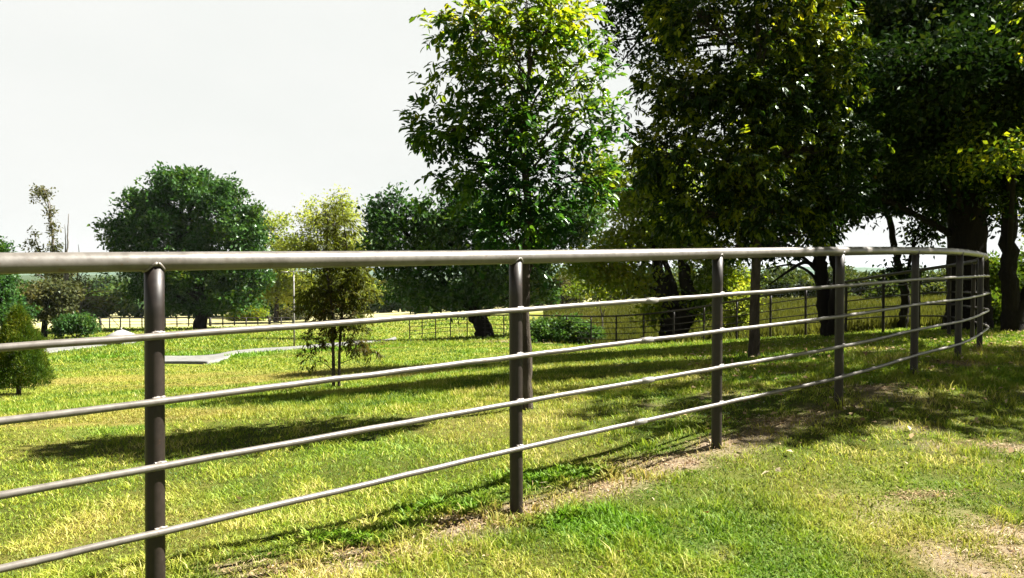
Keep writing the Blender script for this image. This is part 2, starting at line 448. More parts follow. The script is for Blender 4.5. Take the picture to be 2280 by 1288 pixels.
# ------------------------------------------------------------------ ground sheet
def axis(lo, hi, n, k):
    s = np.linspace(math.asinh(lo / k), math.asinh(hi / k), n)
    return np.sinh(s) * k
gx = axis(-3500, 3500, 560, 2.5)
gy = axis(-60, 5000, 600, 2.5)
XX, YY = np.meshgrid(gx, gy)
ZZ = G(XX, YY)
dist = np.hypot(XX, YY)
ZZ = ZZ + (fbm(XX * 1.2, YY * 1.2, 4) - .5) * .05 * np.clip(1 - dist / 40, 0, 1)
def Gd(X, Y):
    return G(X, Y) + (fbm(X * 1.2, Y * 1.2, 4) - .5) * .05 * np.clip(1 - np.hypot(X, Y) / 40, 0, 1)
def Gm(X, Y):
    X = np.asarray(X, float); Y = np.asarray(Y, float)
    i = np.clip(np.searchsorted(gx, X) - 1, 0, len(gx) - 2); j = np.clip(np.searchsorted(gy, Y) - 1, 0, len(gy) - 2)
    fx = (X - gx[i]) / (gx[i + 1] - gx[i]); fy = (Y - gy[j]) / (gy[j + 1] - gy[j])
    return (ZZ[j, i] * (1 - fx) + ZZ[j, i + 1] * fx) * (1 - fy) + (ZZ[j + 1, i] * (1 - fx) + ZZ[j + 1, i + 1] * fx) * fy
V = np.stack([XX.ravel(), YY.ravel(), ZZ.ravel()], 1)
nx, ny = len(gx), len(gy)
i, j = np.meshgrid(np.arange(ny - 1), np.arange(nx - 1), indexing='ij')
a = i * nx + j
Fq = np.stack([a, a + 1, a + nx + 1, a + nx], -1).reshape(-1, 4)
di, dr, lu, me_, fd_ = masks(XX.ravel(), YY.ravel())
ground = mesh_from('ground', V, Fq, M['ground'], attr={'dirt': di, 'dry': dr, 'lush': lu * .55, 'mead': me_, 'woodland': soft(V[:, 1], 210, 270), 'thatch': np.clip(1 - (np.hypot(V[:, 0], V[:, 1]) - 7) / 9, 0, 1) * .75, 'field': fd_}, smooth=True)
tag(ground, kind='structure')

# hills far beyond the fields
def hills():
    m, nt, N, L = newmat('wooded_hills')
    out = N.new('ShaderNodeOutputMaterial'); b = N.new('ShaderNodeBsdfDiffuse')
    n = N.new('ShaderNodeTexNoise'); n.inputs['Scale'].default_value = .02; n.inputs['Detail'].default_value = 8
    g = N.new('ShaderNodeNewGeometry'); L.new(g.outputs['Position'], n.inputs['Vector'])
    r = ramp(N, [(.35, (.035, .060, .045)), (.65, (.075, .105, .070))]); L.new(n.outputs['Fac'], r.inputs[0]); L.new(r.outputs[0], b.inputs[0]); L.new(b.outputs[0], out.inputs[0])
    th = np.linspace(-1.25, 1.25, 260)
    rad = np.linspace(1500, 2600, 12)
    T, Rr = np.meshgrid(th, rad)
    prof = np.sin(np.linspace(0, math.pi, 12))[:, None]
    h = 2 + 34 * fbm(T * 5 + 30, T * 0 + 2, 5) - 15
    h = np.maximum(h, -3)
    Z = -8.5 + prof * (h + 7)
    V = np.stack([np.sin(T) * Rr, np.cos(T) * Rr, Z], -1).reshape(-1, 3)
    k, l = np.meshgrid(np.arange(11), np.arange(259), indexing='ij')
    a = k * 260 + l
    o = mesh_from('hills', V, np.stack([a, a + 1, a + 261, a + 260], -1).reshape(-1, 4), m, smooth=True)
    tag(o, kind='structure')
hills()

# ------------------------------------------------------------------ paths (thin concrete slabs lying on the lawn)
SLABS = []
def on_slab(X, Y):
    m = np.zeros(len(X), bool)
    for poly in SLABS:
        c = np.zeros(len(X), bool)
        x0, y0 = poly[-1]
        for x1, y1 in poly:
            if y1 != y0:
                c ^= ((y1 > Y) != (y0 > Y)) & (X < (x0 - x1) * (Y - y1) / (y0 - y1) + x1)
            x0, y0 = x1, y1
        m |= c
    return m
def slab(name, top, bot, mat, k=14, lift=.08):
    T = catmull([cast(x, y)[:2] for x, y in top], k); B = catmull([cast(x, y)[:2] for x, y in bot], k)
    cm = np.vstack([T, B[::-1]]); SLABS.append(cm + (cm - cm.mean(0)) * [0, 0] - np.where(np.arange(len(cm))[:, None] >= len(T), 1, 0) * [0, .9])
    n = len(T); w = 11
    rows = []
    for s in np.linspace(0, 1, w):
        q = T * (1 - s) + B * s
        rows.append(np.column_stack([q, Gm(q[:, 0], q[:, 1]) + lift]))
    R_ = np.array(rows)            # w,n,3
    low0 = R_[0].copy(); low0[:, 2] -= .12
    low1 = R_[-1].copy(); low1[:, 2] -= .12
    R_ = np.concatenate([low0[None], R_, low1[None]])
    w += 2
    V = R_.reshape(-1, 3)
    p, q = np.meshgrid(np.arange(w - 1), np.arange(n - 1), indexing='ij')
    a = p * n + q
    return tag(mesh_from(name, V, np.stack([a, a + n, a + n + 1, a + 1], -1).reshape(-1, 4), mat), kind='structure')
slab('path', [(360, 797), (430, 797), (480, 793), (512, 786.5), (560, 781), (640, 776), (700, 771), (800, 762), (880, 752)],
     [(360, 811), (430, 811), (480, 809), (520, 793), (565, 786), (640, 781), (700, 777), (800, 768), (885, 758)], M['concrete'])
slab('driveway', [(0, 786), (60, 781), (100, 778), (150, 773), (200, 769), (250, 765.5), (300, 763)],
     [(0, 801), (60, 796), (100, 789), (150, 782), (200, 776), (250, 769.5), (300, 766)], M['concrete'])

# ------------------------------------------------------------------ near fence
def fence_main():
    feet = [un(p[0], p[2], p[3]) for p in NEAR + BACK]
    tops = [un(p[0], p[1], p[3]) for p in NEAR + BACK]
    for t, f in zip(tops, feet): t[0] = f[0]; t[1] = f[1]
    d = tops[1] - tops[0]
    step = d * 1.0
    tops = [tops[0] - step * 2, tops[0] - step] + tops
    feet = [feet[0] - step * 2, feet[0] - step] + feet
    for i in (0, 1):
        feet[i] = np.array([feet[i][0], feet[i][1], tops[i][2] - 1.5])
    tops = np.array(tops); feet = np.array(feet)
    # extra bend point after the corner post
    root = empty('pipe_fence', (feet[3][0], feet[3][1], g1(feet[3][0], feet[3][1])),
                 'brown welded pipe fence with five rails curving across the foreground and round behind the trees', 'fence')
    nn = len(NEAR) + 2
    R0 = .0395
    # top rail path through post tops
    corner = un(2194, 574, 12.6)
    tp = list(tops[:nn]) + [corner] + list(tops[nn:])
    idx = list(range(nn)) + [nn + 1 + k for k in range(len(tops) - nn)]
    path = catmull(tp, 10); cut = idx[nn] * 10 - 3
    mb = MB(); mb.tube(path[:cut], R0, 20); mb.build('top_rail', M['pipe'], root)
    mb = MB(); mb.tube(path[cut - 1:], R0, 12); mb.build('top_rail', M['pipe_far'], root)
    # lower rails welded on the camera side of near posts
    fr = [1.1976, .9336, .668, .400]
    T2 = np.gradient(np.array(tp), axis=0); T2[:, 2] = 0; T2 /= np.linalg.norm(T2, axis=1)[:, None]
    side = np.stack([T2[:, 1], -T2[:, 0], 0 * T2[:, 0]], 1)
    rails = []
    for k, f in enumerate(fr):
        q = np.array(tp) + side * .047
        q[:, 2] = np.array(tp)[:, 2] - (1.5 - f)
        rp = catmull(q, 10)
        jit = np.random.default_rng(k + 3).normal(0, .0012, len(rp)); rp[:, 2] += jit
        mb = MB(); cut = idx[nn] * 10 - 6
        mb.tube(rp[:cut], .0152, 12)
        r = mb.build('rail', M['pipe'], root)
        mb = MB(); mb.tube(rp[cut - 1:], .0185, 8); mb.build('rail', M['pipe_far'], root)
        rails.append((r, rp))
    # couplings on the four lower rails between the second and third posts in view
    for (r, rp), px in zip(rails, (1450, 1440, 1442, 1426)):
        X = (rp[:, 0] / rp[:, 1]); want = (px - CX) / FPX * math.cos(PITCH)
        seg = np.where((X[:-1] < want) & (X[1:] >= want))[0][0]
        t = (want - X[seg]) / (X[seg + 1] - X[seg])
        c = rp[seg] * (1 - t) + rp[seg + 1] * t
        dd = rp[seg + 1] - rp[seg]; dd /= np.linalg.norm(dd)
        mb = MB()
        L_ = [-.062, -.060, -.040, -.038, .036, .038, .056, .058]
        Rr = [.0155, .0185, .0185, .0208, .0208, .0185, .0185, .0155]
        mb.tube([c + dd * l for l in L_], Rr, 14)
        mb.build('coupling', M['galv'], r, smooth=False)
    rs = np.random.default_rng(5)
    for n_, (t, f) in enumerate(zip(tops, feet)):
        gz = g1(f[0], f[1])
        far = n_ >= nn
        mb = MB()
        zt = t[2] - (R0 * .55)
        zz = np.linspace(gz - .15, zt, 9)
        lean = rs.normal(0, .004, 2)
        P = np.column_stack([t[0] + lean[0] * (zz - zt), t[1] + lean[1] * (zz - zt), zz])
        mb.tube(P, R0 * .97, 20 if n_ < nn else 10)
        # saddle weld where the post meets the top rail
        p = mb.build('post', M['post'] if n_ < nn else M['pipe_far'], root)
        if 1 <= n_ < nn + 2:
            w = MB()
            th = np.linspace(0, 2 * math.pi, 26)
            ii = idx[n_]; T = T2[ii]; S = side[ii]
            zc = t[2] - np.sqrt(np.maximum(R0 ** 2 - (R0 * .99 * np.cos(th)) ** 2, 0))
            Pw = np.column_stack([t[0] + R0 * (np.cos(th) * S[0] + np.sin(th) * T[0]), t[1] + R0 * (np.cos(th) * S[1] + np.sin(th) * T[1]), zc])
            w.tube(Pw, .0045 + rs.random(26) * .003, 6)
            w.build('weld_bead', M['weld'], p)
            for (r, rp) in rails:
                w = MB()
                c = rp[min(ii * 10, len(rp) - 1)]
                m_ = 12
                pts = [c - S * .006 + T * ((q / (m_ - 1) - .5) * .05) + np.array([0, 0, .0160 - .004 * abs(q / (m_ - 1) - .5)]) for q in range(m_)]
                w.tube(np.array(pts) + rs.normal(0, .0012, (m_, 3)), .0045 + rs.random(m_) * .003, 6)
                w.build('weld_bead', M['weld'], p)
fence_main()

def fence_far():
    pts = [(180, 709, 741, 83), (205, 709, 741, 84), (223, 709, 741, 84), (244, 709, 740, 84.5), (268, 709, 740, 85), (289, 709, 740, 85), (316, 709, 739, 86),
           (342, 709, 739, 86), (368, 709, 738, 87), (394, 709, 738, 87), (420, 708, 737, 88), (447, 708, 737, 88), (468, 708, 737, 88), (496, 708, 736, 89),
           (522, 708, 736, 89), (548, 708, 736, 89), (574, 708, 736, 90), (600, 708, 735, 90), (626, 708, 735, 90), (652, 708, 735, 91), (680, 708, 735, 91),
           (710, 709, 736, 91), (740, 710, 737, 91), (770, 711, 738, 90), (800, 711, 739, 90)]
    T = np.array([un(p[0], p[1], p[3]) for p in pts])
    rt = empty('field_fence', (T[0][0], T[0][1], g1(T[0][0], T[0][1])), 'dark straight post and rail fence at the edge of the pale field behind the oak', 'fence')
    mb = MB(); mb.tube(T, .05, 6); mb.build('top_rail', M['pipe_far'], rt)
    for k in (1, 2, 3):
        q = T.copy(); q[:, 2] -= k * .36
        mb = MB(); mb.tube(q, .028, 5); mb.build('rail', M['pipe_far'], rt)
    for i, t in enumerate(T):
        mb = MB(); mb.tube([(t[0], t[1], min(g1(t[0], t[1]), t[2] - 1.0) - .3), t], .075 if i % 5 != 2 else .15, 8); mb.build('post', M['pipe_far'], rt)
fence_far()

# ------------------------------------------------------------------ leaves
def unit(v):
    return v / (np.linalg.norm(v, axis=-1, keepdims=True) + 1e-9)
def leaves_mesh(name, P, D, Nn, Ln, Wd, mat, parent, rich=True, r=None, rnd=None, curl=.12):
    """P base (n,3), D direction, Nn approx normal"""
    r = r or rng
    n = len(P)
    D = unit(D); S = unit(np.cross(D, Nn)); Nn = np.cross(S, D)
    Ln = np.broadcast_to(Ln, (n,))[:, None]; Wd = np.broadcast_to(Wd, (n,))[:, None]
    c = curl * Ln
    if rich:
        v = [P, P + D * Ln * .38 + S * Wd * .5 + Nn * c * .7, P + D * Ln * .45, P + D * Ln * .38 - S * Wd * .5 + Nn * c * .7,
             P + D * Ln * .75 + S * Wd * .34 + Nn * c * .1, P + D * Ln * .75 - S * Wd * .34 + Nn * c * .1, P + D * Ln - Nn * c * 1.2]
        V = np.stack(v, 1).reshape(-1, 3)
        b = np.arange(n)[:, None] * 7
        F = [np.concatenate([b + [0, 2, 1], b + [0, 3, 2]]), np.concatenate([b + [1, 2, 6, 4], b + [2, 3, 5, 6]])]
        k = 7
    else:
        v = [P, P + D * Ln * .45 + S * Wd * .5 + Nn * c, P + D * Ln, P + D * Ln * .45 - S * Wd * .5 + Nn * c]
        V = np.stack(v, 1).reshape(-1, 3)
        F = np.arange(n * 4).reshape(n, 4)
        k = 4
    if rnd is None: rnd = r.random(n)
    return mesh_from(name, V, F, mat, parent, attr={'rnd': np.repeat(rnd, k)})

def rvec(r, n):
    return unit(r.normal(size=(n, 3)))

def blob_px(px, py, Z, rx, ry, dr):
    """a clump of foliage: centre from photo position + depth; radii in metres"""
    p = un(px, py, Z); s = Z / FPX
    return (p, np.array([rx * s, dr, ry * s]))

def make_tree(name, label, cat, base, trunks, blobs, n_sprig, per, spr, leaf, mat, bark, seed, group=None, pinnate=False, rich=False,
              droop=.35, shell=2.0, twig=.5, trunk_sides=12, limb_r=None, low=.25, extra_limbs=(), wander=.12, roots=True, clumps=11, csize=.36, hb=0):
    r = np.random.default_rng(seed)
    root = empty(name, tuple(base), label, cat, group)
    tb = MB()
    TP = []
    for t in trunks:
        t = np.asarray(t, float)
        pth = catmull(t[:, :3], 6)
        rad = np.interp(np.linspace(0, 1, len(pth)), np.linspace(0, 1, len(t)), t[:, 3])
        amp = rad.max() * wander
        pth[1:-1] += r.normal(0, amp, (len(pth) - 2, 3)) * [1, 1, .3]
        if roots:
            hh = pth[:, 2] - pth[0, 2]
            rad = rad * (1 + (.5 if rad[0] < .2 else .22) * np.exp(-np.maximum(hh, 0) / (rad[0] * 1.6)))
        tb.tube(pth, rad * (1 + r.normal(0, .03, len(rad))), trunk_sides)
        TP.append((pth, rad))
    tb.build('trunk', bark, root)
    allp = np.vstack([p for p, _ in TP]); allr = np.concatenate([q for _, q in TP])
    vol = np.array([b[1][0] * b[1][2] * (b[1][1] ** .5) for b in blobs]); vol /= vol.sum()
    bb = MB(); C = []; O = []; nb = 0
    for (c, rad), w in zip(blobs, vol):
        # limb to clump
        z0 = base[2]
        cand = np.where(allp[:, 2] < max(c[2] - .15 * (c[2] - z0), allp[:, 2].min() + low * (allp[:, 2].max() - allp[:, 2].min())) + 1e-6)[0]
        dd = np.linalg.norm(allp[cand] - c, axis=1) + .6 * np.abs(allp[cand][:, 2] - (c[2] - .5 * np.hypot(c[0] - base[0], c[1] - base[1]) * .8))
        a = cand[np.argmin(dd)]
        s = allp[a]; lr = min(allr[a] * .6, limb_r or 1e9)
        mid = s * .5 + c * .5 + np.array([0, 0, .12 * np.linalg.norm(c - s)]) + r.normal(0, .06 * np.linalg.norm(c - s), 3)
        lp = catmull([s, mid, c], 6)
        bb.tube(lp, np.linspace(lr, lr * .3, len(lp)), 7, False); nb += 1
        k = max(int(n_sprig * w), 3)
        ns = max(int(clumps * (.6 + 1.2 * (w * len(blobs)) ** .5)), 2)
        su = rvec(r, ns) * (r.random(ns) ** .45)[:, None] * .82
        pick = r.integers(0, ns, k)
        loose = r.random(k) < .15
        uu = su[pick] + rvec(r, k) * (r.random(k) ** .45)[:, None] * csize * (.6 + .8 * r.random(ns))[pick][:, None]
        uu[loose] = rvec(r, loose.sum()) * (r.random(loose.sum()) ** (1 / shell))[:, None]
        rr = np.linalg.norm(uu, axis=1); u = uu / (rr[:, None] + 1e-6)
        # lumpy outline
        lump = 1 + r.normal(0, .05, k)
        q = c + u * (rr * lump)[:, None] * rad
        C.append(q); O.append(unit(u * rad))
        kt = int(k * twig)
        for e in range(kt):
            st = lp[r.integers(len(lp) // 2, len(lp))]
            en = q[e]
            m_ = st * .5 + en * .5 + r.normal(0, .05 * np.linalg.norm(en - st), 3)
            bb.tube([st, m_, en], [lr * .22 + .002, lr * .14 + .0015, lr * .05 + .001], 3, False)
    for el in extra_limbs:
        if len(extra_limbs) < 4: lb = MB()
        else: lb = bb
        el = np.asarray(el, float); lb.tube(catmull(el[:, :3], 6), np.interp(np.linspace(0, 1, (len(el) - 1) * 6 + 1), np.linspace(0, 1, len(el)), el[:, 3]), 7, False)
        if lb is not bb: lb.build('limb', bark, root)
    bb.build('branches', bark, root)
    C = np.vstack(C); O = np.vstack(O)
    n = len(C)
    hue = r.random(n)
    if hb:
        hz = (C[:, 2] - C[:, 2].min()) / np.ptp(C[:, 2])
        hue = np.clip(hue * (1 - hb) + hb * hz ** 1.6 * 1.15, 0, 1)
    if pinnate:
        A = unit(O * .7 + rvec(r, n) * .8 + np.array([0, 0, -droop * .5]))
        S0 = unit(np.cross(A, rvec(r, n) + np.array([0, 0, 1.6])))
        P = []; D = []; H = []
        for k in range(per):
            t = (k // 2 + .5) / (per / 2)
            s = 1 if k % 2 else -1
            if k == per - 1: s = 0; t = 1
            P.append(C + A * (t * spr * 1.7)[..., None] if isinstance(t, np.ndarray) else C + A * t * spr * 1.7)
            D.append(unit(A * .75 + S0 * s * .8 + rvec(r, n) * .28 + np.array([0, 0, -droop])))
            H.append(np.clip(hue + r.normal(0, .1, n), 0, 1))
        P = np.vstack(P); D = np.vstack(D); H = np.concatenate(H)
        Nn = unit(np.array([0, 0, 1.0]) + rvec(r, len(P)) * .75)
    else:
        k = per
        P = np.repeat(C, k, 0) + r.normal(0, spr, (n * k, 3)) * np.array([1, 1, .8])
        D = unit(np.repeat(O, k, 0) * .5 + rvec(r, n * k) + np.array([0, 0, -droop]))
        Nn = unit(np.array([0, 0, .9]) + rvec(r, n * k))
        H = np.clip(np.repeat(hue, k) * .6 + r.random(n * k) * .4, 0, 1)
    m = len(P)
    leaves_mesh('crown', P, D, Nn, leaf[0] * (.6 + .7 * r.random(m)), leaf[1] * (.7 + .5 * r.random(m)), mat, root, rich, r, H)
    return root

def foot(px, py, Z):
    p = un(px, py, Z); p[2] = g1(p[0], p[1]); return p

def tr(px, py, Z, r):
    p = un(px, py, Z); return (p[0], p[1], p[2], r)
def tbase(f, r, dz=-.15):
    return (f[0], f[1], f[2] + dz, r)

# --- young ash behind the second post
f = foot(1172, 912, 7.6)
Z = 7.6
bl = [blob_px(1170, 5, Z, 150, 70, .6), blob_px(1060, 60, Z, 100, 90, .5), blob_px(1240, 50, Z, 105, 90, .5), blob_px(1150, 130, Z, 150, 110, .7),
      blob_px(1020, 170, Z, 90, 90, .45), blob_px(1275, 180, Z, 90, 95, .5), blob_px(990, 290, Z, 90, 80, .45), blob_px(1130, 290, Z, 160, 120, .7),
      blob_px(1300, 270, Z, 90, 70, .5), blob_px(1000, 390, Z, 85, 65, .4), blob_px(1150, 420, Z, 150, 110, .7), blob_px(1290, 390, Z, 85, 70, .5),
      blob_px(1120, 520, Z, 120, 70, .6), blob_px(1215, 500, Z, 90, 60, .5), blob_px(1190, 590, Z, 40, 40, .25), blob_px(1350, 410, Z, 45, 45, .25), blob_px(1370, 250, Z, 40, 40, .2), blob_px(965, 45, Z, 30, 50, .2), blob_px(930, 300, Z, 35, 60, .2)]
make_tree('ash_tree', 'young leafy tree with large yellow green leaves standing right behind the second post', 'tree', f,
          [[tbase(f, .062), tr(1172, 800, Z, .055), tr(1168, 640, Z, .047), tr(1176, 480, Z, .04), tr(1165, 300, Z, .03), tr(1180, 120, Z, .015), tr(1172, 0, Z, .006)]],
          bl, 1900, 7, .074, (.083, .037), M['ash'], M['bark'], 11, hb=.62, pinnate=True, rich=True, droop=.12, csize=.46, clumps=9, twig=.16, limb_r=.014, shell=2.4, wander=.06)  # height bias puts the sunlit yellow of the treetop into the leaf colour

# --- dark tree behind the third post
f = foot(1680, 797, 11.9)
Z = 11.9
bl = [blob_px(1680, -160, Z, 300, 120, 1.6), blob_px(1560, 40, Z, 130, 90, .9), blob_px(1750, 60, Z, 170, 110, 1.2), blob_px(1510, 200, Z, 110, 100, .9), blob_px(1660, 200, Z, 170, 120, 1.3),
      blob_px(1840, 190, Z, 110, 100, .9), blob_px(1470, 340, Z, 95, 90, .8), blob_px(1620, 360, Z, 160, 110, 1.3), blob_px(1790, 330, Z, 140, 90, 1.1),
      blob_px(1890, 340, Z, 75, 80, .7), blob_px(1560, 470, Z, 110, 60, .9), blob_px(1700, 470, Z, 150, 80, 1.1), blob_px(1850, 440, Z, 100, 70, .8),
      blob_px(1640, 545, Z, 80, 30, .6), blob_px(1820, 520, Z, 70, 35, .5)]
make_tree('shade_tree', 'broad dark leafy tree with a slender straight trunk behind the third post', 'tree', f,
          [[tbase(f, .085), tr(1680, 700, Z, .075), tr(1684, 560, Z, .07), tr(1676, 400, Z, .06), tr(1690, 200, Z, .045), tr(1680, -100, Z, .02)]],
          bl, 8200, 7, .08, (.098, .046), M['elm'], M['bark'], 23, hb=.3, pinnate=True, rich=True, droop=.4, twig=.12, limb_r=.03, shell=2.6, wander=.06)  # sunlit yellow patches and upper crown are coloured into these leaves

# --- twin-stem tree
f = foot(1852, 750, 21); Z = 21
bl = [blob_px(1800, 470, Z, 110, 70, 1.5), blob_px(1930, 440, Z, 80, 60, 1.4), blob_px(1700, 560, Z, 70, 30, 1), blob_px(1870, 330, Z, 150, 110, 2.2), blob_px(1760, 250, Z, 130, 110, 2),
      blob_px(1960, 250, Z, 120, 110, 2), blob_px(1850, 100, Z, 180, 110, 2.3)]
make_tree('twin_trunk_tree', 'dark tree with two crossing stems rising behind the fourth post', 'tree', f,
          [[tbase(f, .22), tr(1838, 680, Z, .19), tr(1828, 600, Z, .17), tr(1822, 540, Z, .16), tr(1812, 400, Z, .12), tr(1800, 220, Z, .05)],
           [tbase(f, .16), tr(1856, 690, Z - .3, .13), tr(1862, 610, Z - .3, .11), tr(1852, 540, Z, .10), tr(1880, 400, Z, .08), tr(1910, 250, Z, .04)]],
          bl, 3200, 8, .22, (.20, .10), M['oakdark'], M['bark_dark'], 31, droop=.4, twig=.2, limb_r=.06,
          extra_limbs=[[tr(1826, 600, Z, .07), tr(1790, 585, Z, .05), tr(1740, 615, Z - .3, .03), tr(1705, 640, Z - .3, .012)],
                       [tr(1830, 640, Z, .05), tr(1800, 605, Z, .04), tr(1760, 590, Z + .5, .03), tr(1700, 600, Z, .012)]])

# --- thin curved tree
f = foot(2008, 739, 24); Z = 24
bl = [blob_px(1985, 420, Z, 60, 50, 1.2), blob_px(2040, 350, Z, 90, 70, 1.6), blob_px(1950, 300, Z, 80, 60, 1.4), blob_px(2090, 460, Z, 45, 50, .8), blob_px(2000, 610, Z, 40, 20, .5), blob_px(2060, 520, Z, 45, 25, .7)]
make_tree('slender_tree', 'slender dark tree with a bent thin trunk left of the huge black trunk', 'tree', f,
          [[tbase(f, .14), tr(2012, 700, Z, .13), tr(2016, 660, Z, .125), tr(2002, 600, Z, .11), tr(1993, 554, Z, .10), tr(1983, 500, Z, .085), tr(1965, 430, Z, .07), tr(1990, 320, Z, .03)],
           [tr(2010, 640, Z, .06), tr(2022, 600, Z, .05), tr(2035, 540, Z, .04), tr(2060, 460, Z, .02)]],
          bl, 1200, 8, .2, (.18, .09), M['oakdark'], M['bark_dark'], 37, droop=.4, twig=.25, limb_r=.04, roots=False)

# --- huge oak at right
f = foot(2155, 742, 20); Z = 20
bl = [blob_px(2150, 380, Z, 130, 80, 2.2), blob_px(2040, 260, Z, 140, 120, 2.6), blob_px(2200, 240, Z, 150, 120, 2.6), blob_px(1960, 120, Z, 150, 120, 2.8),
      blob_px(2120, 60, Z, 170, 130, 3.0), blob_px(2290, 100, Z, 150, 130, 3.0), blob_px(1900, -60, Z - 2, 160, 110, 2.6), blob_px(2100, -130, Z, 220, 120, 3.2), blob_px(2060, 440, Z, 70, 40, 1.2),
      blob_px(2320, -120, Z, 200, 140, 3.2), blob_px(2400, 200, Z, 150, 130, 2.8), blob_px(1720, -90, Z - 1, 150, 90, 2.2), blob_px(1530, -40, Z, 140, 60, 1.6),
      blob_px(1455, 110, Z, 45, 35, .7), blob_px(1510, 90, Z, 50, 45, .8), blob_px(1400, 20, Z, 60, 50, .8), blob_px(1460, 50, Z, 50, 50, .8), blob_px(1380, 90, Z, 35, 45, .6), blob_px(1480, -30, Z, 110, 60, 1.2), blob_px(2200, 470, Z, 60, 50, 1.0),
      blob_px(1900, 200, Z - 3, 110, 130, 1.5), blob_px(1960, 330, Z - 2, 80, 80, 1.4), blob_px(1920, 430, Z - 1, 60, 50, 1.2), blob_px(2110, 330, Z - 3, 130, 90, 1.8), blob_px(2240, 60, Z - 4, 120, 110, 1.8), blob_px(2180, 150, Z - 4, 180, 120, 2.0), blob_px(2050, 150, Z - 5, 160, 120, 1.8), blob_px(2350, 330, Z - 3, 120, 90, 2.0)]
make_tree('oak_tree', 'huge dark oak with a massive black trunk behind the fence corner', 'tree', f,
          [[tbase(f, .50), tr(2155, 690, Z, .47), tr(2156, 600, Z, .45), tr(2152, 480, Z, .44), tr(2150, 380, Z, .36), tr(2130, 200, Z, .22), tr(2110, 0, Z, .10)],
           [tr(2150, 420, Z, .3), tr(2220, 300, Z, .22), tr(2290, 160, Z, .12), tr(2330, 0, Z, .05)],
           [tr(2150, 440, Z, .25), tr(2080, 330, Z - .5, .18), tr(1990, 200, Z - 1, .13), tr(1880, 60, Z - 1, .1), tr(1700, -60, Z, .07), tr(1540, -20, Z, .05), tr(1440, 70, Z, .03), tr(1375, 150, Z, .012)]],
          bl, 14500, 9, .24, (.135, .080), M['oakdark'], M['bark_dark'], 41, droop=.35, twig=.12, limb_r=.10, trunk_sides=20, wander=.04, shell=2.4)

# --- trunk at the right edge
f = foot(2252, 738, 17.5); Z = 17.5
bl = [blob_px(2250, 420, Z, 60, 70, 1.0), blob_px(2330, 350, Z, 90, 90, 1.5), blob_px(2280, 250, Z - 2, 100, 80, 1.6), blob_px(2420, 240, Z, 110, 100, 1.8), blob_px(2200, 330, Z - 2, 80, 60, 1.2),
      blob_px(2240, 340, Z - 4, 60, 30, .7), blob_px(2370, 470, 20.5, 75, 90, 1.5), blob_px(2420, 590, 20.5, 75, 80, 1.5), blob_px(2400, 360, 20.5, 80, 70, 1.5)]  # clumps ending this list are out of view, added to shade the massive trunk
make_tree('edge_tree', 'dark forked tree at the right edge with a yellow tinged leafy crown', 'tree', f,
          [[tbase(f, .20), tr(2250, 660, Z, .18), tr(2245, 560, Z, .17), tr(2246, 450, Z, .15), tr(2260, 320, Z, .09), tr(2280, 200, Z, .04)],
           [tr(2256, 715, Z, .15), tr(2285, 660, Z, .13), tr(2330, 560, Z, .12), tr(2370, 400, Z, .09), tr(2400, 260, Z, .04)]],
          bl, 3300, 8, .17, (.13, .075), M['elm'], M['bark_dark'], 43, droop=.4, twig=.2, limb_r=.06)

f = np.array([11.8, 10.8, g1(11.8, 10.8)])
def ab(x, y, z, rx, ry, rz): return (np.array([x, y, z]), np.array([rx, ry, rz]))
make_tree('shading_tree', 'very dark leafy tree hanging into the upper right corner nearest the camera', 'tree', f,
          [[(f[0], f[1], f[2] - .1, .22), (11.7, 10.7, 2.2, .18), (11.4, 10.4, 4.5, .12), (11.0, 10.0, 7.5, .04)]],
          [ab(7.1, 8.9, 5.7, 1.2, .9, .8), ab(8.3, 9.2, 5.6, 1.3, 1.0, .9), ab(9.6, 9.2, 5.3, 1.4, 1.1, 1.0), ab(11.2, 9.2, 5.2, 1.6, 1.2, 1.1), ab(12.8, 9.6, 5.0, 1.6, 1.4, 1.1),
           ab(7.6, 10.6, 6.2, 1.3, 1.1, .8), ab(9.2, 11.0, 6.0, 1.5, 1.3, 1.0), ab(11.0, 11.2, 6.2, 2.0, 1.6, 1.3), ab(13.2, 11.4, 5.6, 1.6, 1.5, 1.2), ab(9.4, 12.6, 6.0, 1.6, 1.3, 1.0), ab(9.2, 10.2, 4.7, .9, .9, .6), ab(6.1, 8.3, 5.9, 1.0, .8, .7), ab(7.0, 7.9, 5.8, 1.0, .8, .8), ab(8.2, 8.0, 5.4, 1.2, .8, .9), ab(9.8, 8.2, 5.2, 1.3, .8, .9), ab(11.4, 8.2, 5.0, 1.2, .8, .9), ab(12.9, 8.6, 4.6, 1.2, .9, 1.0), ab(7.6, 12.4, 7.0, 1.4, 1.2, .8), ab(6.4, 10.2, 6.6, 1.1, 1.0, .7), ab(11.2, 12.8, 5.4, 1.6, 1.2, 1.1), ab(14.6, 12.0, 4.6, 1.6, 1.4, 1.1), ab(14.2, 10.0, 4.2, 1.3, 1.2, .9)],
          7200, 7, .10, (.12, .06), M['elm'], M['bark'], 45, pinnate=True, rich=True, droop=.4, twig=.12, limb_r=.05)

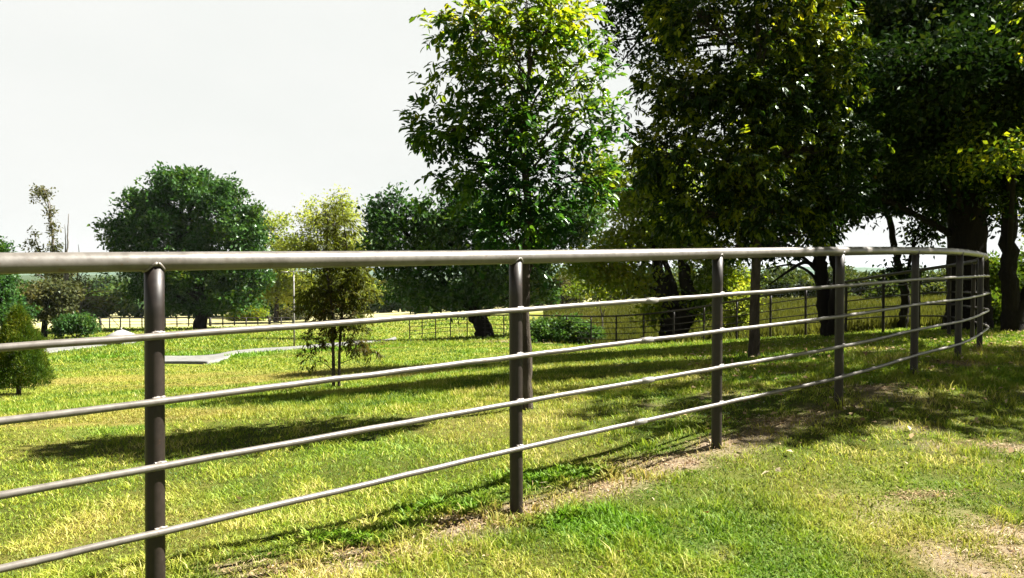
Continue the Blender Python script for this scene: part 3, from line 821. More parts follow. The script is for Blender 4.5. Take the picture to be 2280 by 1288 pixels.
# --- light green oak behind the back fence
f = foot(1500, 768, 37); Z = 37
bl = [blob_px(1450, 500, Z, 90, 60, 1.8), blob_px(1370, 560, Z, 70, 50, 1.6), blob_px(1540, 520, Z, 80, 60, 1.8), blob_px(1345, 400, Z, 60, 55, 1.2), blob_px(1420, 450, Z, 70, 40, 1.3), blob_px(1590, 600, Z, 55, 50, 1.2),
      blob_px(1400, 620, Z, 80, 35, 1.4), blob_px(1320, 600, Z, 70, 40, 1.4), blob_px(1460, 690, Z, 35, 40, .8), blob_px(1560, 680, Z, 45, 45, 1.0), blob_px(1480, 400, Z, 90, 70, 1.8), blob_px(1640, 660, Z, 40, 45, .9), blob_px(1660, 450, Z, 90, 60, 1.5)]
make_tree('fork_oak', 'light green tree with a thick dark forked trunk behind the far side of the fence', 'tree', f,
          [[tbase(f, .58), tr(1502, 735, Z, .60), tr(1508, 700, Z, .72)],
           [tr(1495, 712, Z, .48), tr(1478, 650, Z, .34), tr(1462, 590, Z, .26), tr(1450, 500, Z, .15), tr(1430, 420, Z, .06)],
           [tr(1520, 710, Z, .46), tr(1535, 660, Z, .36), tr(1520, 600, Z, .26), tr(1540, 520, Z, .15), tr(1560, 430, Z, .06)],
           [tr(1505, 705, Z, .3), tr(1500, 640, Z, .2), tr(1478, 570, Z, .12), tr(1490, 470, Z, .06)]],
          bl, 3600, 9, .30, (.24, .13), M['light'], M['bark_dark'], 47, droop=.3, twig=.2, limb_r=.09)

# --- dark tree left of the second post
f = foot(1080, 749, 52); Z = 52
bl = [blob_px(1120, 600, Z, 110, 75, 2.6), blob_px(1000, 560, Z, 90, 70, 2.4), blob_px(900, 560, Z, 80, 80, 2.2), blob_px(860, 490, Z, 50, 45, 1.4), blob_px(930, 650, Z, 90, 40, 2.2), blob_px(1050, 655, Z, 100, 45, 2.6),
      blob_px(880, 450, Z, 30, 22, .9), blob_px(835, 470, Z, 30, 25, .9), blob_px(950, 480, Z, 60, 40, 1.8), blob_px(1080, 480, Z, 120, 60, 2.8), blob_px(1190, 560, Z, 60, 60, 1.8), blob_px(1210, 650, Z, 45, 40, 1.4),
      blob_px(840, 560, Z, 45, 45, 1.3), blob_px(1270, 480, Z, 90, 80, 2.4), blob_px(975, 520, Z, 60, 60, 1.8), blob_px(1010, 470, Z, 50, 50, 1.6), blob_px(880, 432, Z, 9, 26, .4), blob_px(848, 438, Z, 24, 9, .4), blob_px(915, 450, Z, 10, 24, .4), blob_px(820, 450, Z, 22, 8, .4), blob_px(945, 455, Z, 14, 22, .5)]
make_tree('round_tree', 'dark green spreading tree with a leaning dark trunk left of the second post', 'tree', f,
          [[tbase(f, .55), tr(1074, 725, Z, .5), tr(1060, 700, Z, .46), tr(1052, 650, Z, .4), tr(1060, 560, Z, .25), tr(1080, 450, Z, .1)],
           [tr(1060, 705, Z, .3), tr(1010, 650, Z, .22), tr(930, 560, Z, .15), tr(870, 470, Z, .06)]],
          bl, 3400, 9, .30, (.40, .18), M['oak'], M['bark_dark'], 53, droop=.1, twig=.1, limb_r=.12, shell=2.6)

# --- the big round oak on the left
f = foot(445, 733, 80); Z = 80
bl = [blob_px(400, 420, Z, 90, 48, 4), blob_px(330, 470, Z, 80, 50, 4), blob_px(470, 440, Z, 80, 50, 4), blob_px(280, 520, Z, 65, 45, 3.4), blob_px(400, 520, Z, 120, 70, 5), blob_px(520, 500, Z, 80, 55, 4),
      blob_px(550, 560, Z, 60, 60, 3.5), blob_px(300, 590, Z, 75, 42, 3.4), blob_px(440, 600, Z, 120, 55, 5), blob_px(560, 620, Z, 45, 40, 3), blob_px(360, 640, Z, 60, 30, 3.4), blob_px(500, 660, Z, 60, 30, 3.4), blob_px(375, 395, Z, 40, 22, 2), blob_px(440, 400, Z, 35, 22, 2),
      blob_px(250, 505, Z, 26, 18, 2), blob_px(565, 475, Z, 24, 25, 2), blob_px(400, 675, Z, 55, 22, 3), blob_px(460, 680, Z + 1, 50, 20, 3), blob_px(530, 675, Z, 45, 24, 3), blob_px(320, 645, Z, 40, 22, 3), blob_px(310, 445, Z, 35, 22, 2), blob_px(500, 425, Z, 30, 22, 2)]
make_tree('round_oak', 'big round dark green oak standing alone by the pale field on the left', 'tree', f,
          [[tbase(f, .72, -.5), tr(447, 700, Z, .52), tr(448, 660, Z, .5), tr(440, 600, Z, .42), tr(430, 520, Z, .3), tr(420, 430, Z, .1)],
           [tr(448, 670, Z, .35), tr(500, 620, Z, .25), tr(540, 550, Z, .12)], [tr(446, 665, Z, .35), tr(380, 620, Z, .25), tr(310, 560, Z, .12)]],
          bl, 6000, 9, .32, (.42, .25), M['oak'], M['bark_dark'], 59, droop=.15, twig=.08, limb_r=.2, shell=3.2, clumps=11, csize=.27)

# --- yellow trees
f = foot(740, 735, 98); Z = 98
bl = [blob_px(700, 490, Z, 55, 45, 3), blob_px(770, 480, Z, 45, 45, 3), blob_px(730, 560, Z, 85, 55, 4), blob_px(660, 560, Z, 50, 50, 3.2), blob_px(800, 560, Z, 50, 50, 3.2), blob_px(720, 450, Z, 18, 18, 1.5), blob_px(760, 445, Z, 22, 20, 1.5), blob_px(690, 455, Z, 14, 22, 1),
      blob_px(700, 640, Z, 70, 45, 4), blob_px(780, 640, Z, 60, 45, 4)]
make_tree('yellow_tree', 'tall pale yellow green tree rising behind the thin sapling', 'tree', f,
          [[tbase(f, .4, -.5), tr(738, 650, Z, .3), tr(730, 560, Z, .2), tr(725, 470, Z, .08)]],
          bl, 2000, 7, .5, (.38, .2), M['yellow'], M['bark'], 61, droop=.2, twig=.15, limb_r=.1, shell=2.2)
f = foot(615, 735, 102); Z = 102
bl = [blob_px(612, 500, Z, 28, 32, 2), blob_px(625, 560, Z, 42, 45, 3), blob_px(600, 630, Z, 55, 45, 3.4), blob_px(650, 640, Z, 50, 45, 3)]
make_tree('gold_tree', 'small golden yellow tree tucked against the right side of the round oak', 'tree', f,
          [[tbase(f, .35, -.5), tr(616, 640, Z, .25), tr(614, 520, Z, .08)]],
          bl, 1000, 7, .5, (.45, .26), M['yellow'], M['bark'], 67, droop=.2, twig=.1, limb_r=.1)

# --- thin two-stemmed sapling
f = foot(748, 866, 13); Z = 13
bl = [blob_px(740, 500, Z, 50, 40, .35), blob_px(725, 560, Z, 65, 50, .45), blob_px(790, 590, Z, 55, 45, .4), blob_px(740, 640, Z, 85, 50, .55), blob_px(800, 660, Z, 50, 40, .4), blob_px(700, 670, Z, 50, 40, .35),
      blob_px(760, 710, Z, 85, 35, .5), blob_px(700, 760, Z, 30, 35, .2), blob_px(790, 760, Z, 50, 28, .3), blob_px(690, 800, Z, 18, 25, .12), blob_px(830, 785, Z, 22, 20, .15), blob_px(745, 455, Z, 20, 20, .15)]
make_tree('sapling', 'thin two stemmed sapling with yellow brown narrow leaves standing alone on the lawn', 'sapling', f,
          [[tbase(f - np.array([.04, 0, 0]), .030, -.05), tr(742, 780, Z, .026), tr(738, 690, Z, .022), tr(728, 590, Z, .015), tr(730, 480, Z, .006)],
           [tbase(f + np.array([.05, 0, 0]), .026, -.05), tr(756, 780, Z, .022), tr(762, 690, Z, .018), tr(775, 590, Z, .012), tr(760, 450, Z, .005)]],
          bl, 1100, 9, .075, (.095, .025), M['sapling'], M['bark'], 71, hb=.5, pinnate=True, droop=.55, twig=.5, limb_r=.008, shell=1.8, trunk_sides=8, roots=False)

# --- cedar at the left edge
def cedar():
    r = np.random.default_rng(81)
    Z = 17.0; f = foot(42, 880, Z); s = Z / FPX
    root = empty('cedar_tree', tuple(f), 'small cone shaped yellow green cedar at the left edge of the lawn', 'cedar')
    mb = MB(); mb.tube([f + [0, 0, -.1], f + [0, 0, .25], f + [.02, 0, .8], f + [.05, 0, 1.5]], [.055, .045, .035, .01], 9); mb.build('trunk', M['bark'], root)
    H = 190 * s
    n = 4400
    t = r.random(n) ** .8
    prof = np.interp(t, [0, .12, .3, .6, .85, 1], [.66, 1.0, .98, .64, .26, .03]) * 61 * s
    th = r.random(n) * 2 * math.pi
    lob = 1 + .16 * np.sin(th * 3 + t * 9) + .1 * np.sin(th * 7 - t * 13)
    rr = prof * lob * (.35 + .65 * r.random(n) ** .5)
    C = np.column_stack([f[0] + rr * np.cos(th), f[1] + rr * np.sin(th), f[2] + .16 + t * (H - .16)])
    out = np.column_stack([np.cos(th), np.sin(th), 0 * th])
    A = unit(out * .55 + np.array([0, 0, .9]) + rvec(r, n) * .35)
    k = 9
    P = np.repeat(C, k, 0) + r.normal(0, .03, (n * k, 3)); D = unit(np.repeat(A, k, 0) + rvec(r, n * k) * .55)
    leaves_mesh('crown', P, D, rvec(r, n * k), .075 * (.6 + .8 * r.random(n * k)), .014, M['cedar'], root, False, r, np.clip(np.repeat(t, k) * .35 + r.random(n * k) * .65, 0, 1))
    b = MB()
    for e in range(60):
        q = C[e * 40]; st = np.array([f[0], f[1], max(f[2] + .15, q[2] - .25)]); b.tube([st, st * .4 + q * .6, q], [.01, .006, .003], 3, False)
    b.build('branches', M['bark'], root)
cedar()

# --- left background
f = foot(98, 748, 68); Z = 68
bl = [blob_px(90, 660, Z, 55, 35, 2.2), blob_px(120, 690, Z, 50, 25, 2), blob_px(60, 690, Z, 40, 25, 2), blob_px(140, 650, Z, 35, 28, 1.6)]
make_tree('low_oak', 'low dark bushy tree with a short trunk behind the cedar', 'tree', f, [[tbase(f, .28, -.3), tr(99, 715, Z, .22), tr(98, 650, Z, .1)]],
          bl, 1000, 9, .32, (.34, .2), M['brush'], M['bark_dark'], 83, droop=.2, twig=.1)
f = foot(12, 755, 60); Z = 60
bl = [blob_px(-10, 560, Z, 28, 38, 1.6), blob_px(0, 640, Z, 52, 50, 2), blob_px(20, 700, Z, 60, 35, 2.2), blob_px(-40, 640, Z, 60, 60, 2)]
make_tree('leafy_tree', 'green tree cut off by the left edge of the view above the cedar', 'tree', f, [[tbase(f, .3, -.3), tr(8, 700, Z, .25), tr(-5, 570, Z, .08)]],
          bl, 1200, 9, .3, (.30, .18), M['oak'], M['bark_dark'], 89, droop=.2, twig=.1)
# tall sparse tree with bare stems
f = foot(125, 744, 88); Z = 88
bl = [blob_px(97, 432, Z, 22, 14, .7), blob_px(112, 470, Z, 10, 18, .5), blob_px(118, 510, Z, 11, 22, .5), blob_px(117, 550, Z, 14, 20, .6), blob_px(75, 520, Z, 7, 10, .4), blob_px(70, 548, Z, 16, 12, .5), blob_px(82, 420, Z, 10, 9, .4),
      blob_px(72, 445, Z, 7, 5, .3), blob_px(90, 560, Z, 14, 10, .5), blob_px(120, 600, Z, 50, 30, 1.6)]
make_tree('scraggly_tree', 'tall scraggly tree with a sparse leafy spire above the fence on the left', 'tree', f,
          [[tbase(f, .3, -.3), tr(122, 650, Z, .24), tr(118, 560, Z, .16), tr(113, 480, Z, .10), tr(98, 420, Z, .04)],
           [tr(118, 600, Z, .1), tr(90, 560, Z, .07), tr(74, 515, Z, .03)]],
          bl, 420, 7, .28, (.34, .2), M['brush'], M['bark_pale'], 97, droop=.2, twig=.5, limb_r=.05, roots=False)
f = foot(160, 744, 80); Z = 80
lim = []
r_ = np.random.default_rng(5)
for k in range(46):
    x0 = 150 + r_.normal(0, 14); y0 = 690 + r_.random() * 30
    a = r_.normal(0, 1.0); L_ = 70 + r_.random() * 60
    x1 = x0 + math.sin(a) * L_ * .5; y1 = y0 - math.cos(a * .7) * L_ * .55; x2 = x0 + math.sin(a) * L_ * 1.0 + r_.normal(0, 8); y2 = y0 - math.cos(a) * L_ * .95 + abs(math.sin(a)) * 12
    lim.append([tr(x0, y0, Z + r_.normal(0, 1.5), .08), tr(x1, y1, Z + r_.normal(0, 1), .05), tr(x2, y2, Z + r_.normal(0, 1.2), .02)])
bl = [blob_px(170, 640, Z, 55, 30, 2), blob_px(200, 680, Z, 45, 30, 2), blob_px(140, 680, Z, 50, 30, 2)]
make_tree('dead_tree', 'bare grey branched tree with two dead upright tops left of the round oak', 'dead tree', f,
          [[tbase(f, .25, -.3), tr(156, 700, Z, .2), tr(150, 620, Z, .14), tr(150, 540, Z, .07), tr(153, 476, Z, .03)],
           [tr(156, 700, Z, .14), tr(144, 620, Z, .1), tr(146, 540, Z, .05), tr(144, 500, Z, .02)],
           [tr(158, 690, Z, .1), tr(172, 620, Z, .07), tr(176, 570, Z, .04), tr(174, 545, Z, .02)]],
          bl, 330, 6, .3, (.26, .15), M['brush'], M['bark_pale'], 101, droop=.2, twig=1.0, limb_r=.04, extra_limbs=lim, roots=False)
def bush(name, label, px, py, Z, blobs, n, per, spr, leaf, mat, seed, **k):
    f = foot(px, py, Z)
    stems = []
    for b, _ in blobs[:4]:
        stems.append([(f[0], f[1], f[2] - .1, .03 * Z / 40 + .01), tuple((f * .5 + b * .5)) + (.02 * Z / 40 + .006,), tuple(b) + (.008,)])
    return make_tree(name, label, k.pop('cat', 'bush'), f, stems, blobs, n, per, spr, leaf, mat, M['bark'], seed, droop=.1, roots=False, trunk_sides=6, limb_r=.02, twig=.1, **k)
bush('round_bush', 'rounded dark green bush beside the driveway near the small shed', 170, 747, 66,
     [blob_px(170, 722, 66, 42, 22, 1.6), blob_px(140, 732, 66, 24, 15, 1), blob_px(200, 730, 66, 18, 16, 1), blob_px(185, 712, 66, 22, 12, 1)], 700, 9, .2, (.22, .12), M['oak'], 103)
Z = 41
bush('leafy_shrub', 'low spreading blue green shrub behind the back fence right of the second post', 1240, 772, Z,
     [blob_px(1200, 735, Z, 40, 24, 1.2), blob_px(1250, 738, Z, 45, 27, 1.3), blob_px(1300, 745, Z, 36, 28, 1.1), blob_px(1330, 755, Z, 20, 18, .7), blob_px(1180, 745, Z, 30, 22, 1), blob_px(1270, 720, Z, 30, 14, 1)],
     1100, 9, .14, (.20, .11), M['shrub'], 107)
Z = 20
bush('roadside_shrub', 'bright green shrub between the massive trunk and the right edge tree', 2215, 742, 22,
     [blob_px(2212, 690, 22, 26, 45, .9), blob_px(2215, 610, 24, 28, 40, 1), blob_px(2200, 725, 22, 22, 16, .7), blob_px(2245, 720, 22, 30, 20, .9)], 650, 8, .12, (.13, .08), M['shrub2'], 109)
bush('hedge_shrub', 'green shrub filling the far right edge behind the forked tree', 2290, 740, 26,
     [blob_px(2285, 670, 26, 35, 55, 1.2), blob_px(2330, 640, 26, 50, 70, 1.6), blob_px(2275, 590, 27, 30, 40, 1)], 700, 8, .15, (.15, .09), M['shrub2'], 113)
bush('yellow_shrub', 'small yellow leaved shrub seen between the third post and the slender trunk', 1650, 756, 33,
     [blob_px(1640, 700, 33, 32, 35, .8), blob_px(1625, 735, 33, 25, 20, .6), blob_px(1660, 660, 33, 22, 25, .6)], 330, 8, .13, (.16, .1), M['yellow'], 127, group=None)
Z = 44
f = foot(1340, 770, 44)
make_tree('thin_sapling', 'thin bare sapling with sparse yellowish leaves beyond the low shrub', 'sapling', f,
          [[tbase(f, .05, -.1), tr(1341, 720, Z, .045), tr(1335, 680, Z, .035), tr(1322, 640, Z, .02)], [tr(1341, 705, Z, .03), tr(1352, 675, Z, .02), tr(1362, 655, Z, .01)]],
          [blob_px(1300, 650, Z, 45, 20, .9), blob_px(1350, 650, Z, 35, 18, .7), blob_px(1325, 670, Z, 20, 12, .5)], 200, 6, .15, (.14, .08), M['light'], M['bark_pale'], 131, twig=.6, limb_r=.02, roots=False)

# --- background scrub: separate bushes & trees along the field edges
for k, (px, py, Z, w, h, mt, lab) in enumerate([
        (550, 737, 110, 45, 60, 'light', 'pale green bush right of the round oak trunk'),
        (640, 735, 112, 40, 45, 'brush', 'dull olive bush left of the thin pole'),
        (1250, 690, 95, 60, 70, 'brush', 'olive brushy tree beyond the meadow right of the second post'),
        (1980, 690, 60, 45, 50, 'hedge', 'leafy green bush beyond the meadow left of the slender tree'),
        (2090, 690, 62, 40, 48, 'hedge', 'leafy green bush beyond the meadow left of the massive trunk')]):
    bl = [blob_px(px + dx * w, py - h * (.3 + dy), Z, w * .5, h * .32, w * Z / FPX * .4) for dx, dy in ((0, .5), (-.5, .2), (.5, .25), (-.25, 0), (.25, 0), (0, .25))]
    bush('field_bush', lab, px, py, Z, bl, 700, 8, .3, (.34, .2), M[mt], 140 + k, group='bushes along the field edge')

# --- far woods: an unbroken mass
def wood(name, spec, n_per, leaf, mat, seed, lab):
    r = np.random.default_rng(seed)
    C = []; O = []
    for px, ytop, Z in spec:
        top = un(px, ytop, Z); gz = g1(top[0], top[1]); h = max(top[2] - gz, 2)
        c = np.array([top[0], top[1], gz + h * .5]); rad = np.array([h * .62, h * .5, h * .52])
        for q in range(5):
            cc = c + r.normal(0, .28, 3) * rad * [1.2, 1, .8]; rr = rad * (.4 + .3 * r.random())
            cc[2] = min(cc[2], gz + h - rr[2])
            u = rvec(r, n_per // 5); x = cc + u * rr * (r.random(len(u)) ** .3 * (1 + .2 * np.sin(u[:, 0] * 7 + q)))[:, None]
            x[:, 2] = np.maximum(x[:, 2], gz + .1); C.append(x); O.append(u)
    C = np.vstack(C); O = np.vstack(O); n = len(C)
    D = unit(O * .4 + rvec(r, n)); o = leaves_mesh(name, C, D, rvec(r, n), leaf * (.6 + .8 * r.random(n)), leaf * .6, mat, None, False, r)
    tag(o, lab, 'wood', kind='stuff')
r_ = np.random.default_rng(9)
sp = [(x, 640 + r_.normal(0, 7), 138 + r_.normal(0, 8)) for x in range(-200, 1150, 20)]
sp += [(x, 622 + r_.normal(0, 4), 230 + r_.normal(0, 15)) for x in range(-300, 1200, 20)]
wood('distant_wood', sp, 1100, .95, M['wood'], 201, 'hazy dark wood across the pale field on the left')
sp = [(x, 600 + r_.normal(0, 10), 105 + r_.normal(0, 8)) for x in range(1180, 2700, 26)]
sp += [(x, 596 + r_.normal(0, 8), 145 + r_.normal(0, 8)) for x in range(1150, 2700, 26)]
wood('hedgerow', sp, 1100, .50, M['hedge'], 203, 'leafy green belt of trees beyond the meadow on the right')

# ------------------------------------------------------------------ small shed & pole
def shed():
    c = cast(270, 768); s = c[1] / FPX
    root = empty('pump_shed', tuple(c), 'tiny low shed with a pale hipped roof beside the driveway', 'shed')
    w, d = 22 * s, .75; h = 17 * s
    m = MB(); m.box(c + [0, 0, h / 2 - .15], (w, d, h / 2 + .15)); m.build('wall', paint_mat('weathered_grey_wall', (.07, .075, .07), (.13, .13, .12), .8, 4), root, False)
    e = .14; z0 = h; z1 = h + 17 * s
    V = np.array([(-w - e, -d - e, z0), (w + e, -d - e, z0), (w + e, d + e, z0), (-w - e, d + e, z0), (-.12, 0, z1), (.12, 0, z1),
                  (-w - e, -d - e, z0 - .06), (w + e, -d - e, z0 - .06), (w + e, d + e, z0 - .06), (-w - e, d + e, z0 - .06)]) + c
    F4 = [[0, 1, 5, 4], [2, 3, 4, 5], [6, 7, 1, 0], [7, 8, 2, 1], [8, 9, 3, 2], [9, 6, 0, 3], [9, 8, 7, 6]]
    F3 = [[1, 2, 5], [3, 0, 4]]
    mesh_from('roof', V, [np.array(F4), np.array(F3)], paint_mat('pale_shed_roof', (.15, .15, .14), (.22, .22, .21), .6, 6), root)
    m = MB(); m.tube([c + [0, 0, z1 - .05], c + [0, 0, z1 + .12]], [.07, .05], 8); m.build('roof_vent', M['galv'], root)
    m = MB(); m.box(c + [.1, -d - .012, h * .42], (.28, .012, h * .40)); m.build('door', paint_mat('dark_shed_door', (.04, .04, .04), (.07, .07, .065), .7, 6), root, False)
shed()
def pole():
    c = cast(655, 772); Z = c[1]
    top = un(655, 604, Z)
    root = empty('lamp_post', tuple(c), 'thin grey pole with a flat crossbar head right of the golden tree', 'lamp post')
    m = MB(); m.tube([(c[0], c[1], c[2] - .2), (c[0], c[1], c[2] + 1.5), (c[0], c[1], top[2])], [.045, .04, .03], 10); m.build('pole', M['galv'], root)
    m = MB(); m.tube([(c[0] - .45, c[1], top[2] - .04), (c[0] + .6, c[1], top[2])], .022, 8); m.build('crossbar', M['galv'], root)
    for s_ in (-.45, .6):
        m = MB(); m.box((c[0] + s_, c[1], top[2] - .05), (.16, .10, .035)); m.build('lamp_head', M['galv'], root, False)
pole()

# ------------------------------------------------------------------ turf
def grass():
    r = np.random.default_rng(301)
    def sample(n, z0, z1, power=1.0, spread=.74):
        # density thins out with distance from the lawn's near edge
        t = r.random(n)
        Z = (z0 ** -power + t * (z1 ** -power - z0 ** -power)) ** (-1 / power)
        X = (r.random(n) * 2 - 1) * (Z * spread + .8)
        return X, Z
    def blades(X, Y, hgt, wid, rich, name, lab, lean=.8, thr=.35, rz=None):
        dirt, dry, lush, mead, _fd = masks(X, Y)
        keep = (r.random(len(X)) > dirt * .93) & ~((Y > 14) & on_slab(X, Y))
        X, Y, dry, lush, dirt = X[keep], Y[keep], dry[keep], lush[keep], dirt[keep]
        n = len(X)
        Zg = Gm(X, Y)
        clump = fbm(X * 6 + 7, Y * 6, 3)
        patch = fbm(X * 1.6 + 40, Y * 1.6 + 11, 3)
        d = Y.copy()
        H = hgt(d) * (.45 + .9 * r.random(n)) * (.05 + 2.0 * clump) * (1 + lush * .2) * (1 - .55 * dry) * (.75 + .5 * patch)
        W = wid(d) * (.7 + .6 * r.random(n)) * (1 + .7 * lush)
        th = r.random(n) * 2 * math.pi
        S = np.column_stack([np.cos(th), np.sin(th), 0 * th])
        ph = r.random(n) * 2 * math.pi
        le = lean * (.3 + r.random(n) * 1.1)
        D = np.column_stack([np.cos(ph) * le, np.sin(ph) * le, np.ones(n)])
        D1 = unit(D * [.5, .5, 1]); D2 = unit(D * [1.9, 1.9, .8])
        B = np.column_stack([X, Y, Zg - .004])
        w = (S * W[:, None]) * .5; h = H[:, None]
        rn = np.clip(r.random(n) * .62 + (patch - .35) * .95 + (clump - .5) * .9 + (r.random(n) > .93) * .4 - .2 * np.clip((Y - 6) / 10, 0, 1), 0, 1)
        at = {'rnd': rn, 'lush': lush * (.6 + .4 * r.random(n)), 'dry': np.clip(np.maximum(dry * .85, dirt * .9) * (.4 + .8 * r.random(n)), 0, 1)}
        if rich:
            m1 = B + D1 * h * .55
            V = np.stack([B - w, B + w, m1 + w * .8, m1 - w * .8, m1 + D2 * h * .55], 1).reshape(-1, 3)
            b = np.arange(n)[:, None] * 5
            F = [b + [0, 1, 2, 3], b + [3, 2, 4]]; k = 5
        else:
            V = np.stack([B - w, B + w, B + D1 * h * .5 + D2 * h * .5], 1).reshape(-1, 3)
            F = np.arange(n * 3).reshape(-1, 3); k = 3
        o = mesh_from(name, V, F, M['grass'], attr={a: np.repeat(v, k) for a, v in at.items()})
        tag(o, lab, 'grass', kind='stuff')
    X, Y = sample(440000, 1.9, 9.0, .9)
    blades(X, Y, lambda d: .040 + 0 * d, lambda d: .0024 + .0006 * d, True, 'lawn_grass', 'sunlit yellow green lawn on both sides of the near fence', lean=1.5)
    X, Y = sample(360000, 8.0, 36, .7, .72)
    blades(X, Y, lambda d: .045 + .0008 * d, lambda d: .003 + .0011 * d, False, 'lawn_grass', 'mown lawn stretching away behind the near fence')
    X, Y = sample(150000, 30, 85, .6, .72)
    kx = (X < Y * .02) | (Y < 34); X, Y = X[kx], Y[kx]
    blades(X, Y, lambda d: .09 + .0012 * d, lambda d: .0015 * d, False, 'lawn_grass', 'far green lawn around the pale path and driveway')
    # longer tufts
    n = 2300
    cx, cy = sample(n, 2.3, 12, .9, .68)
    q = (fbm(cx * 1.1 + 3, cy * 1.1 + 60, 3) > .46) & ((dist_poly(cx, cy, fence_xy) < .35) | (cx > .3))
    cx, cy = cx[q], cy[q]; n = len(cx)
    k = 34
    X = np.repeat(cx, k) + r.normal(0, .045, n * k); Y = np.repeat(cy, k) + r.normal(0, .045, n * k)
    blades(X, Y, lambda d: .068 + 0 * d, lambda d: .0032 + .0005 * d, True, 'grass_tufts', 'longer coarse grass tufts scattered through the lawn', lean=.9)
    # unmown blades left standing round the near post feet
    X = []; Y = []
    for q in NEAR:
        p = un(q[0], q[2], q[3]); th = r.random(150) * 6.28; rad = .045 + r.random(150) ** 2 * .09
        X.append(p[0] + rad * np.cos(th)); Y.append(p[1] + rad * np.sin(th))
    blades(np.concatenate(X), np.concatenate(Y), lambda d: .085 + 0 * d, lambda d: .003 + .0004 * d, True, 'grass_tufts', 'thin unmown grass standing round the feet of the near fence posts', lean=.6)
    # broad weeds by the fence line
    cx = []; cy = []
    for p, rx, ry in LUSH[:5]:
        m = int(130 * rx / .3); cx.append(p[0] + r.normal(0, rx * .5, m)); cy.append(p[1] + r.normal(0, ry * .6, m))
    X = np.concatenate(cx); Y = np.concatenate(cy); k = 9
    X = np.repeat(X, k) + r.normal(0, .02, len(X) * k); Y = np.repeat(Y, k) + r.normal(0, .02, len(Y) * k)
    blades(X, Y, lambda d: .050 + 0 * d, lambda d: .010 + 0 * d, True, 'broadleaf_weeds', 'lush dark green weeds growing along the fence line', lean=1.0)
    # tall meadow grass beyond the back fence
    n = 90000
    Y = 24 + r.random(n) ** 1.3 * 60; X = Y * (.04 + r.random(n) * .75)
    bp = np.array([un(p[0], p[2], p[3])[:2] for p in BACK])
    o = np.argsort(bp[:, 1]); lim = np.interp(Y, bp[o, 1], bp[o, 0])
    kx = (X > lim + .5) | (Y > 46)
    X, Y = X[kx], Y[kx]
    n = len(X); Zg = Gm(X, Y); th = r.random(n) * 6.28
    H = .28 + .3 * r.random(n); W = .02 + .0006 * Y
    B = np.column_stack([X, Y, Zg]); S = np.column_stack([np.cos(th), np.sin(th), 0 * th]) * W[:, None]
    V = np.stack([B - S, B + S, B + np.column_stack([r.normal(0, .12, n), r.normal(0, .12, n), H])], 1).reshape(-1, 3)
    rn = np.clip(.12 + .45 * r.random(n) + (fbm(X * .2, Y * .2, 3) - .5) * .8, 0, 1)
    o = mesh_from('meadow_grass', V, np.arange(n * 3).reshape(-1, 3), M['meadow'], attr={'rnd': np.repeat(rn, 3), 'lush': np.zeros(n * 3), 'dry': np.zeros(n * 3) + .15})
    tag(o, 'tall yellowing meadow grass beyond the back run of the fence', 'grass', kind='stuff')
grass()

